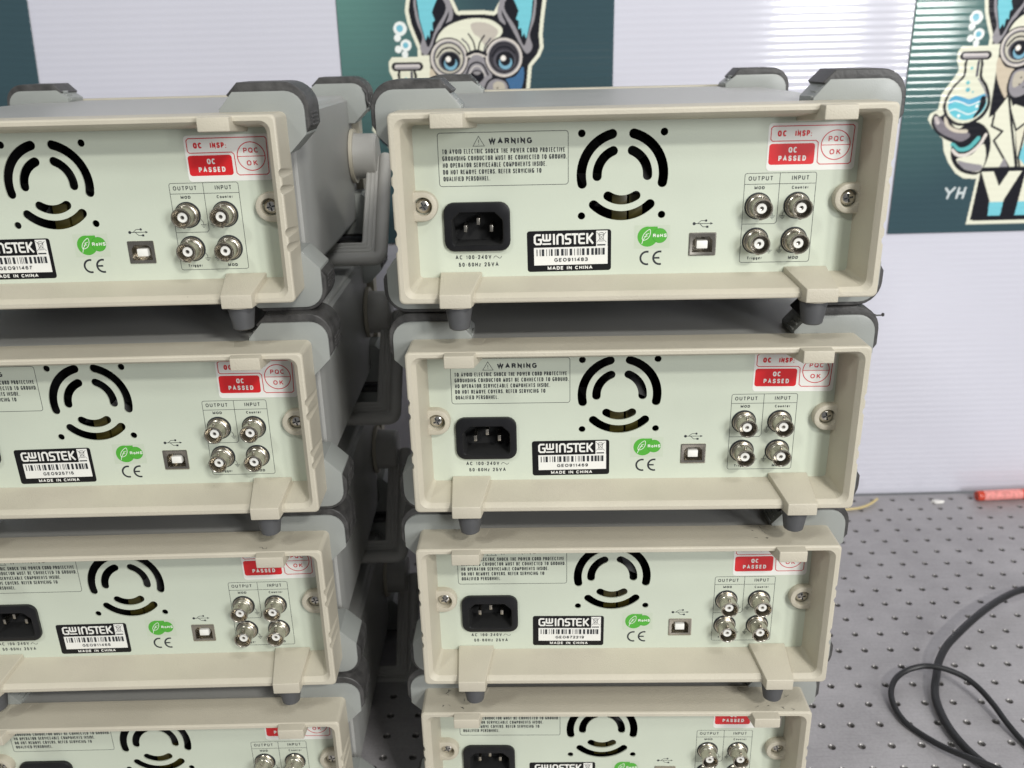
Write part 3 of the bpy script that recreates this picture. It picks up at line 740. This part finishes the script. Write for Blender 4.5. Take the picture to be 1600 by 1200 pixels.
# stickers were stuck on by hand: each unit's sit a little differently
ADJ = {'R1': ((0, 0, 0), (0, 0, .5)), 'R2': ((.8, .4, -.6), (0, .5, .6)), 'R3': ((0, -.2, .4), (.5, .1, -.5)), 'R4': ((0, 1.1, 0), (1.1, .9, .4)),
       'L1': ((.9, -.5, .3), (-.6, .1, .2)), 'L2': ((.3, .4, -.4), (-.7, .1, .7)), 'L3': ((0, 1.2, .8), (.2, -.1, .3)), 'L4': ((.3, .5, -.5), (0, 0, .3))}
for u, o in zip(UN, roots):
    for nm, (cx, cz), ad in (('inspection_sticker', (98.5, -24.4), ADJ[u[0]][0]), ('serial_label', (-37.1, -81), ADJ[u[0]][1])):
        for c in descend(o):
            if c.name.startswith(nm):
                a = math.radians(-ad[2]); ca_, sa_ = math.cos(a), math.sin(a)      # rotation about Y: (x, z) -> (x c + z s, -x s + z c)
                c.rotation_euler = (0, a, 0)
                c.location = ((cx+ad[0]-(cx*ca_+cz*sa_))*INST, 0, (cz+ad[1]-(-cx*sa_+cz*ca_))*INST)
# little details that only some of the units show
def scuffs(o, x0, x1, n, seed):
    rs_ = random.Random(seed); p = Print(0)
    for _ in range(n):
        a, b_ = rs_.uniform(x0, x1), rs_.uniform(4, 22); pts = [(a, b_)]
        for _k in range(rs_.randint(1, 4)):
            a += rs_.uniform(-2.2, 2.2); b_ += rs_.uniform(-1.8, 1.8); pts.append((a, min(24, max(2, b_))))
        p.stroke(pts, rs_.uniform(.18, .5))
    V_ = [(v[0], v[2], 0.03+(-v[1])*.2) for v in p.V]
    mesh('scuff_mark', V_, p.F, M['ink'], o, fix=False)
for u, o in zip(UN, roots):
    if u[0] == 'R4': scuffs(o, -124, -98, 15, 2); scuffs(o, 98, 122, 8, 5)
    if u[0] == 'R3': scuffs(o, 78, 92, 5, 9)
    if u[0] == 'L3': scuffs(o, 96, 108, 3, 4)
for u, o in zip(UN, roots):
    if u[0] == 'R2':      # burr of rubber sticking out
        gd = [c for c in descend(o) if c.name.startswith('corner_guard')]
        t = MB(); t.tube([(141, 30, 11.5), (146.5, 30, 9.5), (149.6, 30, 9.6)], .5, 8); t.lathe([(0.01, -1.0), (.9, -.6), (1.2, 0), (.9, .6), (0.01, 1.0)], (150.2, 30, 9.9), 'x', 10)
        t.build('rubber_burr', M['rubber'], o)
    if u[0] == 'L1':      # torn crumb of rubber on the far bumper
        t = MB(); t.tube(catmull([(144, 261, 4), (146.5, 260.5, 0), (147, 260, -6), (149.5, 260, -10), (147.5, 260, -14)], 4), .7, 7); t.tube([(147, 260, -6), (150, 259.5, -4), (151, 259, 1)], .5, 6)
        t.build('rubber_burr', M['rubber'], o)

# ------------------------------------------------------------------ setting
S = MM
def setkind(o, k): o['kind'] = k; return o
LAM, AMP = 7.2, 0.06
def flute(z): return AMP*math.cos(2*math.pi*z/LAM)
V = []; F = []
z = 0.0; rows = []
while z <= 1250: rows.append(z); z += LAM/7
XS = [-2400, -1200, 0, 1200, 2400]
for z in rows:
    for x in XS: V.append((x, 19.8-flute(z)-AMP, z))
n = len(XS)
for i in range(len(rows)-1):
    for j in range(n-1): F.append((i*n+j, i*n+j+1, (i+1)*n+j+1, (i+1)*n+j))
wl = mesh('wall', V, F, M['wall'], ang=179)
setkind(wl, 'structure')

# posters: the print is rasterised from vector shapes into the colours of a fluted sheet
PW, PH, ST = 297.0, 420.0, 0.9
nx, nz = int(PW/ST)+1, int(PH/ST)+1
SS = 2
gx = (np.arange((nx)*SS)+0.5)*ST/SS-ST/2; gz = (np.arange((nz)*SS)+0.5)*ST/SS-ST/2
GX, GZ = np.meshgrid(gx, gz)
u_, v_ = GX/PW, GZ/PH
def C(r, g, b): return np.array(s2l((r, g, b)))
base = np.zeros(GX.shape+(3,))
k = np.clip(1-np.hypot(u_*0.95, (v_-0.72)*0.8)/0.52, 0, 1)[..., None]**1.2
base[:] = C(58, 80, 87)
base = base*(1-k)+C(100, 143, 133)*k
img = base.copy()
def pmask(pts, smooth=0):
    if smooth: pts = catmull([(a, b) for a, b in pts], smooth, True)
    P = np.array(pts); m_ = np.zeros(GX.shape, bool)
    i0, i1 = np.searchsorted(gz, [P[:, 1].min(), P[:, 1].max()]); j0, j1 = np.searchsorted(gx, [P[:, 0].min(), P[:, 0].max()])
    X = GX[i0:i1, j0:j1]; Z = GZ[i0:i1, j0:j1]; ins = np.zeros(X.shape, bool)
    for a, b in zip(P, np.roll(P, -1, 0)):
        if a[1] == b[1]: continue
        c_ = ((a[1] > Z) != (b[1] > Z)) & (X < (b[0]-a[0])*(Z-a[1])/(b[1]-a[1])+a[0]); ins ^= c_
    m_[i0:i1, j0:j1] = ins; return m_
def poly(pts, col, smooth=0): img[pmask(pts, smooth)] = C(*col)
def circ(cx, cz, r, col, rz=None):
    rz = rz or r; img[((GX-cx)/r)**2+((GZ-cz)/rz)**2 < 1] = C(*col)
def line(pts, wd, col, smooth=0):
    if smooth: pts = catmull([(a, b) for a, b in pts], smooth, False)
    for a, b in zip(pts[:-1], pts[1:]):
        a = np.array(a[:2], float); b = np.array(b[:2], float); d = b-a; L2 = max(1e-9, d@d)
        lo = np.minimum(a, b)-wd; hi = np.maximum(a, b)+wd
        i0, i1 = np.searchsorted(gz, [lo[1], hi[1]]); j0, j1 = np.searchsorted(gx, [lo[0], hi[0]])
        X = GX[i0:i1, j0:j1]; Z = GZ[i0:i1, j0:j1]
        t_ = np.clip(((X-a[0])*d[0]+(Z-a[1])*d[1])/L2, 0, 1)
        img[i0:i1, j0:j1][np.hypot(X-a[0]-t_*d[0], Z-a[1]-t_*d[1]) < wd/2] = C(*col)
def mir(pts): return [(296-a, b) for a, b in pts][::-1]
CR, BK, GR, DG, TL, BL = (230, 229, 208), (32, 32, 38), (150, 146, 150), (92, 90, 98), (122, 200, 212), (92, 170, 205)
sil = [(90, 9), (94, 61), (79, 62), (69, 68), (59, 80), (52, 93), (49, 106), (36, 118), (29, 128), (31, 134), (39, 138), (40.6, 155), (54, 175), (56, 181),
       (52, 190), (52, 199), (56, 204), (84, 204), (84.5, 212), (79, 226), (75, 237), (72.7, 250), (74.4, 260), (80, 276), (92, 287), (104, 284), (116, 272), (125, 260), (130, 249),
       (141, 249.5), (155, 249.5), (168, 248), (173, 256), (182, 270), (194, 284), (207, 289), (217, 284), (223, 270), (224, 257), (221.5, 239), (220, 224), (221, 211), (217, 202), (208, 192), (206, 172),
       (204, 152), (215, 140), (233, 128), (246, 108), (246, 88), (232, 70), (212, 61), (206, 9)]
ms = pmask(sil)
img[ms] = C(*CR)
er = ms.copy(); rad = int(4.2/(ST/SS))
for a in range(16):
    dx, dz = int(round(rad*math.cos(a*math.pi/8))), int(round(rad*math.sin(a*math.pi/8)))
    er &= np.roll(np.roll(ms, dx, 1), dz, 0)
img[er & ((GX > 97) | (GZ > 205))] = C(*BK)
# ears
for f_ in (lambda q: q, mir):
    poly(f_([(83, 262), (83, 250), (85, 238), (90, 224), (87, 212), (93, 205), (100, 214), (110, 232), (118, 246), (122, 258), (112, 270), (102, 280), (92, 280)]), GR, 4)
    poly(f_([(85, 262), (87, 243), (93, 220), (97, 214), (105, 232), (117, 252), (108, 268), (98, 278), (90, 274)]), BK, 4)
    poly(f_([(86, 262), (88, 242), (93.5, 220), (96, 226), (98, 222), (99, 231), (102, 230), (101.5, 238), (104.5, 240), (101.5, 248), (104, 254), (108, 262), (104, 272), (96, 277), (89, 272)]), TL)
    line(f_([(112, 268), (119, 258), (122, 246), (118, 236)]), 4.5, GR, 4)
# head
poly([(101, 216), (107, 229), (118, 238), (136, 243), (152, 244), (168, 241.5), (182, 232), (194, 216), (197, 196), (192, 175), (186, 160), (170, 148), (148, 143), (126, 148), (109, 160), (100, 178), (98, 196)], BK, 4)
poly([(104, 217), (109, 227), (119, 235), (136, 240.5), (152, 241.5), (166, 239), (177, 230), (172, 221), (162, 217), (156, 205), (150, 182), (142, 200), (134, 214), (120, 221), (108, 214)], CR, 4)
poly([(143, 236), (158, 237), (172, 229), (166, 219), (158, 214), (152, 222), (146, 226)], (196, 188, 176), 4)
line([(140, 226), (145, 218), (147, 209)], 1.6, BK, 4); line([(157, 224), (152, 217), (150, 209)], 1.6, BK, 4)
line([(133, 221), (139, 215), (142, 206)], 1.6, DG, 4); line([(164, 221), (158, 214), (156, 206)], 1.6, DG, 4)
poly([(140, 200), (148, 206), (157, 200), (164, 186), (160, 172), (136, 172), (132, 186)], GR, 4)
for cx in (118.0, 177.8):
    circ(cx, 201.5, 21.3, BK); circ(cx, 201.5, 20.0, (214, 206, 198)); circ(cx, 201.5, 17.6, GR); circ(cx, 201.5, 16.4, BK)
    circ(cx, 201.5, 15.2, (205, 200, 184) if cx < 150 else (60, 58, 64))
    circ(cx+.6, 198.5, 12.0, DG, 10.5); circ(cx+1.2, 198.5, 10.2, BK, 9.5); circ(cx+1.6, 196.2, 7.2, (128, 176, 198), 6.8); circ(cx+1.4, 198.6, 5.6, BK, 5.6); circ(cx-.8, 200.8, 2.9, (246, 240, 232))
    line([(cx-13, 203), (cx-6, 211), (cx+4, 212), (cx+12, 206)], 1.8, BK, 4)
line([(138.5, 205), (148, 208), (157.5, 205)], 4.4, BK, 4); line([(139, 203), (148, 205.8), (157, 203)], 1.8, (214, 206, 198), 4)
# muzzle
for f_ in (lambda q: q, mir):
    poly(f_([(98, 192), (96.5, 182), (100, 168), (109, 152), (113, 150), (114, 166), (118, 178), (106, 182)]), (206, 192, 170) if f_ is not mir else (70, 110, 150), 4)
    poly(f_([(116, 178), (112, 166), (113, 154), (122, 147), (134, 151), (141, 163), (138, 176), (128, 182)]), BK, 4)
    poly(f_([(117, 176), (114, 166), (115, 156), (122, 149.5), (133, 153), (139, 164), (136, 175), (128, 179.5)]), GR, 4)
    poly(f_([(119, 175), (117, 167), (119, 160), (126, 163), (131, 172), (127, 177)]), (192, 184, 168), 4)
for q in ((126, 170), (131, 166), (125, 163), (130, 160), (170, 170), (165, 166), (171, 163)): circ(q[0], q[1], .9, BK)
line([(136, 184), (141, 194), (148, 197), (155, 194), (160, 184)], 1.8, BK, 4); line([(139, 183), (143, 191), (148, 193.5), (153, 191), (157, 183)], 1.4, (206, 200, 196), 4); poly([(141, 186), (148, 189.5), (155, 186), (155, 180), (148, 175), (141, 180)], BK, 4); poly([(143.5, 186.5), (148, 188), (152.5, 186.5), (148, 184)], (150, 146, 148), 4)
# coat, shirt, tie
for f_ in (lambda q: q, mir):
    poly(f_([(97, 128), (103, 132), (116, 152), (122, 140), (129, 116), (137, 74), (98, 74), (103, 90), (95, 108)]), CR)
    line(f_([(103, 132), (102, 119), (115, 113), (107, 103), (129, 73)]), 2.4, BK); line(f_([(116, 150), (124, 120), (137, 74)]), 2.6, BK)
    poly(f_([(118, 74), (128, 74), (122, 84)]), GR)
poly([(119, 136), (130, 115), (148, 128), (166, 115), (177, 136), (172, 142), (148, 134), (124, 142)], CR)
poly([(130, 113), (137, 122), (148, 114), (159, 122), (166, 113), (157, 74), (139, 74)], (226, 222, 200))
poly([(141, 120), (148, 124), (155, 120), (152, 110), (158, 84), (148, 74), (138, 84), (144, 110)], TL)
line([(141, 120), (138, 84), (141, 74)], 2.2, BK); line([(155, 120), (158, 84), (155, 74)], 2.2, BK)
line([(120, 136), (130, 114), (140, 122)], 2.2, BK); line([(176, 136), (166, 114), (156, 122)], 2.2, BK)
# sleeve, hand
def arm(f_):
    poly(f_([(60, 96), (62, 84), (70, 73), (82, 67), (96, 67), (103, 82), (104, 100), (99, 114), (90, 122), (78, 124), (64, 114)]), BK, 4)
    poly(f_([(68, 84), (76, 74), (86, 70), (97, 70), (101, 84), (96, 100), (84, 88)]), CR, 4)
    poly(f_([(69, 82), (76, 74), (86, 70), (96, 70), (98, 76), (88, 78), (78, 80)]), GR, 4)
    line(f_([(62, 94), (69, 88), (80, 89), (91, 98), (97, 110)]), 3.6, (222, 214, 206), 4)
    line(f_([(61, 100), (69, 94), (80, 96), (89, 106)]), 5.0, (96, 180, 180), 4)
    line(f_([(61, 98), (69, 91.6), (81, 93), (92, 104)]), 1.2, BK, 4)
    poly(f_([(34, 130), (34, 122), (42, 112), (56, 104), (70, 100), (82, 106), (84, 114), (74, 117), (62, 118), (54, 126), (48, 133), (42, 131), (37, 134)]), BK, 4)
    poly(f_([(37, 130), (37, 123), (44, 114), (58, 107), (70, 103), (79, 108), (76, 113), (62, 114), (54, 121), (46, 126), (42, 130)]), (130, 124, 130), 4)
    line(f_([(38, 129), (41, 124)]), 4.0, (200, 190, 188)); line(f_([(49, 129), (52, 121), (62, 115), (74, 114)]), 3.8, (214, 204, 186), 4)
arm(lambda q: q); arm(mir)
# flask
fo = [(62, 190), (61.5, 174), (52, 163), (45, 149), (44.5, 138), (52, 126), (63, 120.5), (76, 121), (90, 128.5), (96, 140), (95, 151), (90, 163), (82.5, 173), (80.5, 190)]
poly(fo, BK, 3); fi = [(64.5, 190), (64, 173), (54.5, 162), (48, 149), (48, 138), (54, 129), (64, 123.5), (76, 124), (87, 131), (92.5, 141), (92, 150), (87, 161.5), (79.5, 172), (78, 190)]
poly(fi, (226, 226, 204), 3)
poly([(50, 148), (56, 152.5), (64, 151), (72, 148.5), (80, 151), (90, 154), (92, 146), (91, 138), (85, 131), (76, 127), (65, 127), (56, 131), (50, 139)], (108, 196, 210), 3)
poly([(50, 148), (56, 152.5), (64, 151), (72, 148.5), (80, 151), (90, 154), (91, 149), (80, 145), (72, 142.5), (64, 145), (56, 146), (50, 142)], BL, 3)
line([(50, 145), (57, 147), (65, 145), (73, 142), (82, 145), (91, 149)], 1.4, (236, 240, 236), 4); line([(51, 136), (58, 138), (66, 135), (74, 132.5), (83, 136)], 1.3, (236, 240, 236), 4)
poly([(85, 150), (90, 151), (91, 142), (86, 133), (80, 128), (80, 131), (84, 138)], BK, 3)
circ(82, 141, 1.9, (240, 244, 240)); circ(63, 131, 1.7, (240, 244, 240)); circ(70, 181, 1.6, (120, 190, 190)); circ(68, 166, 2.1, (110, 186, 190)); circ(69, 158.5, 2.4, (100, 178, 190)); circ(75, 156, 1.1, (110, 186, 190))
line([(76.5, 188), (76.5, 173)], 2.6, DG); line([(79, 170), (88, 158), (91, 150)], 1.6, GR, 4)
line([(59.5, 194), (85, 194)], 9.0, BK); line([(60.5, 194), (84, 194)], 4.4, (212, 204, 202)); line([(60.5, 192.8), (84, 192.8)], 1.6, GR)
for bx, bz_, r in ((66.6, 232.5, 7.2), (63.2, 223.2, 3.7), (72, 215.7, 6.0), (63.5, 211.8, 3.8), (70.4, 206.6, 3.5)): circ(bx, bz_, r, (236, 240, 236))
circ(66.2, 232.8, 3.6, (120, 186, 205)); circ(71.6, 215.8, 3.0, (120, 186, 205))
# lettering block
poly([(98, 73.5), (94, 14), (202, 14), (198, 73.5)], BK)
def letter(pts):
    mk = pmask(pts); img[mk & (GZ >= 34)] = C(*CR); img[mk & (GZ < 34)] = C(*TL)
letter([(98.8, 68.7), (112.8, 68.7), (121.5, 52), (130.2, 68.7), (145, 68.7), (129.5, 36.5), (128.3, 18.3), (113.8, 18.3), (113.4, 36)])
letter([(149.5, 68.7), (145, 18.3), (158, 18.3), (160, 38), (173, 38), (171.5, 18.3), (185, 18.3), (188, 68.7), (175, 68.7), (174, 50), (161, 50), (162.5, 68.7)])
WH = (205, 212, 212)
line([(61, 51), (65.5, 45.5)], 2.6, WH); line([(71, 51.3), (65.5, 45.5), (64, 40)], 2.6, WH)
line([(76.2, 51), (74.4, 40)], 2.6, WH); line([(83.2, 51), (81.6, 40)], 2.6, WH); line([(75.4, 45.5), (82.2, 45.5)], 2.4, WH)
# down-sample to one colour per mesh point
colr = img.reshape(nz, SS, nx, SS, 3).mean((1, 3))
xs = np.arange(nx)*ST; zs = np.arange(nz)*ST
VX, VZ = np.meshgrid(xs, zs)
def poster_material():
    mt = bpy.data.materials.new('poster_print'); mt.use_nodes = True
    N = mt.node_tree.nodes; L = mt.node_tree.links; p = N['Principled BSDF']
    a = N.new('ShaderNodeVertexColor'); a.layer_name = 'print'; L.new(a.outputs[0], p.inputs['Base Color'])
    n = N.new('ShaderNodeTexNoise'); n.inputs['Scale'].default_value = 180
    tc = N.new('ShaderNodeTexCoord'); L.new(tc.outputs['Object'], n.inputs['Vector'])
    mr = N.new('ShaderNodeMapRange'); mr.inputs[3].default_value = 0.06; mr.inputs[4].default_value = 0.12; L.new(n.outputs[0], mr.inputs[0]); L.new(mr.outputs[0], p.inputs['Roughness'])
    return mt
pm = bpy.data.meshes.new('poster')
# sheet with real thickness: front grid plus a rim and back
fv = np.stack([VX, -1.6-AMP*np.cos(2*np.pi*VZ/LAM)*1.0-AMP, VZ], -1).reshape(-1, 3)
idx = np.arange(nx*nz).reshape(nz, nx)
q = np.stack([idx[:-1, :-1], idx[:-1, 1:], idx[1:, 1:], idx[1:, :-1]], -1).reshape(-1, 4)
rim = np.concatenate([idx[0, :], idx[1:, -1], idx[-1, -2::-1], idx[-2:0:-1, 0]])
bv = fv[rim].copy(); bv[:, 1] = 0.0
nb = len(fv); rr = np.arange(len(rim))
q2 = np.stack([rim, nb+rr, nb+np.roll(rr, -1), np.roll(rim, -1)], -1)
allv = np.concatenate([fv, bv])*MM; allq = np.concatenate([q, q2])
pm.vertices.add(len(allv)); pm.vertices.foreach_set('co', allv.ravel())
pm.loops.add(len(allq)*4); pm.loops.foreach_set('vertex_index', allq.ravel())
pm.polygons.add(len(allq)); pm.polygons.foreach_set('loop_start', np.arange(len(allq))*4)
pm.polygons.foreach_set('use_smooth', np.concatenate([np.ones(len(q), bool), np.zeros(len(q2), bool)]))
pm.update(calc_edges=True); pm.validate()
ca = pm.color_attributes.new('print', 'FLOAT_COLOR', 'POINT')
cc = np.ones((len(allv), 4)); cc[:nb, :3] = colr.reshape(-1, 3); cc[nb:, :3] = 0.5
ca.data.foreach_set('color', cc.ravel())
pm.materials.append(poster_material())
for x, z, rot, lab in ((-42, 341, 0, 'dark teal poster right of the stacks, dog in lab coat above the letters YH'),
                       (-664, 344.2, 0.3, 'dark teal poster behind the gap between the stacks, only the bespectacled dog head showing'),
                       (-1303, 341, 3.2, 'dark poster at the far left, only its right edge showing above the left stack')):
    o = bpy.data.objects.new('poster', pm); link(o); o.location = (x*MM, 19.4*MM, z*MM); o.rotation_euler = (0, math.radians(rot), 0)
    o['label'] = lab; o['category'] = 'poster'; o['group'] = 'dog logo posters on the wall'

# optical table with a 25 mm hole grid
tb = bpy.data.objects.new('optical_table', None); tb.empty_display_size = .02; link(tb)
tb['label'] = 'grey steel tabletop drilled with a grid of small holes under the stacks'; tb['category'] = 'table'
V = []; F = []; mi = []
x0i, x1i, y0i, y1i = -48, 20, -42, 0
NH = 16
ij = {}
def corner(i, j):
    if (i, j) not in ij: ij[(i, j)] = len(V); V.append((i*25-12.5, j*25-12.5+0.0, 0))
    return ij[(i, j)]
def mids(i, j, d):
    key = (i, j, d)
    if key not in ij:
        ij[key] = len(V); V.append((i*25-12.5+(12.5 if d == 'x' else 0), j*25-12.5+(12.5 if d == 'y' else 0), 0))
    return ij[key]
for i in range(x0i, x1i+1):
    for j in range(y0i, y1i+1):
        bd = [corner(i, j), mids(i, j, 'x'), corner(i+1, j), mids(i+1, j, 'y'), corner(i+1, j+1), mids(i, j+1, 'x'), corner(i, j+1), mids(i, j, 'y')]
        cx, cy = i*25, j*25
        rings = []
        for r, zz in ((3.35, 0), (3.1, -0.25), (2.5, -0.9), (2.4, -3.0)):
            rg = []
            for k in range(NH):
                a = math.radians(-135)+2*math.pi*k/NH; rg.append(len(V)); V.append((cx+r*math.cos(a), cy+r*math.sin(a), zz))
            rings.append(rg)
        for k in range(8):
            a, b = bd[k], bd[(k+1) % 8]; k0 = 2*k; 
            F.append((a, b, rings[0][(k0+2) % NH], rings[0][k0+1], rings[0][k0])); mi.append(0)
        for q_ in range(3):
            for k in range(NH):
                F.append((rings[q_][k], rings[q_][(k+1) % NH], rings[q_+1][(k+1) % NH], rings[q_+1][k])); mi.append(1)
        F.append(tuple(rings[3])); mi.append(1)
tp = mesh('tabletop', V, F, [M['table'], M['hole']], tb, mi=mi, ang=25)
t = MB(); t.box(x0i*25-12.5, x1i*25+12.5, y0i*25-12.5, y1i*25+12.5, -60, -10.5); t.build('table_body', M['table'], tb)

# cords lying on the table
A = [(230, -196, 4), (150, -200, 7), (90, -212, 12), (41, -228, 16), (15, -242, 18), (-10, -259, 19), (-35, -278, 19), (-60, -298, 17), (-80, -315, 14), (-95, -333, 11), (-103, -347, 8), (-113, -366, 6), (-118, -382, 5), (-121, -404, 4.5), (-120, -426, 4.5), (-115, -446, 4.5), (-106, -462, 4.5), (-90, -484, 4.5), (-70, -500, 4.5)]
t = MB(); t.tube(catmull(A, 6), 3.5, 14); o = t.build('power_cord', M['cord'])
o['label'] = 'thicker black cord sweeping in a wide arc across the table'; o['category'] = 'cord'
B = [(-78, -498, 14), (-98, -478, 13), (-113, -462, 12), (-124, -451, 10), (-137, -434, 6), (-147, -416, 3.2), (-154, -402, 3.2), (-156, -385, 4), (-153, -368, 6), (-144, -354, 9), (-131, -346, 12), (-116, -344, 15), (-104, -348, 17), (-92, -354, 16), (-83, -361, 14), (-77, -373, 12), (-73, -390, 9), (-71, -408, 6), (-67, -428, 3.2), (-60, -460, 3.2), (-50, -490, 3.2)]
t = MB(); t.tube(catmull(B, 6), 2.55, 14)
t.lathe([(0.01, 5.2), (1.2, 4.9), (1.5, 3.2), (1.6, 2.0)], (-151, -408, 0), 'z', 10)
o = t.build('power_cord', M['cord']); o['label'] = 'thinner black cord looped over the thicker one'; o['category'] = 'cord'

# red marker pen at the foot of the wall
root = bpy.data.objects.new('marker_pen', None); root.empty_display_size = .02; link(root)
root.location = (0.103, -0.0075, 0.0072); root.rotation_euler = (0, 0, math.radians(2.5))
t = MB(); t.lathe([(0.01, 0), (5.6, 0.2), (6.3, 1.2), (6.6, 3), (6.6, 66), (6.0, 67)], (0, 0, 0), 'x', 28, cap1=True); t.build('pen_barrel', M['red_pen'], root)
t = MB(); t.lathe([(6.7, 8), (6.7, 58)], (0, 0, 0), 'x', 28); o = t.build('pen_label', M['pen_label'], root)
t = MB(); t.lathe([(6.0, 67.2), (7.2, 68), (7.2, 104), (6.6, 106), (0.01, 106.2)], (0, 0, 0), 'x', 28, cap0=True); t.build('pen_cap', M['red_pen'], root)
root['label'] = 'red marker pen lying at the foot of the wall'; root['category'] = 'pen'
t = MB(); t.tube(catmull([(-110, -22, 3), (-80, -26, 2.5), (-57, -24, 2.2), (-44, -20, 2.6), (-32, -13, 3.4), (-22, -5, 5)], 5), 1.6, 8)
o = t.build('yellow_strip', M['yellow']); o['label'] = 'curled pale yellow strip poking out behind the right stack'; o['category'] = 'strip'
t = MB(); rs = random.Random(5)
bm = bmesh.new(); bmesh.ops.create_icosphere(bm, subdivisions=2, radius=1)
for v in bm.verts:
    k_ = rs.uniform(.65, 1.25); v.co = Vector((53+v.co.x*8*k_, -10+v.co.y*4*k_, max(0.1, 1.6+v.co.z*2.2*k_)))
t.addbm(bm); o = t.build('paper_scrap', M['scrap'], ang=20); o['label'] = 'small white scrap on the table near the wall'; o['category'] = 'scrap'
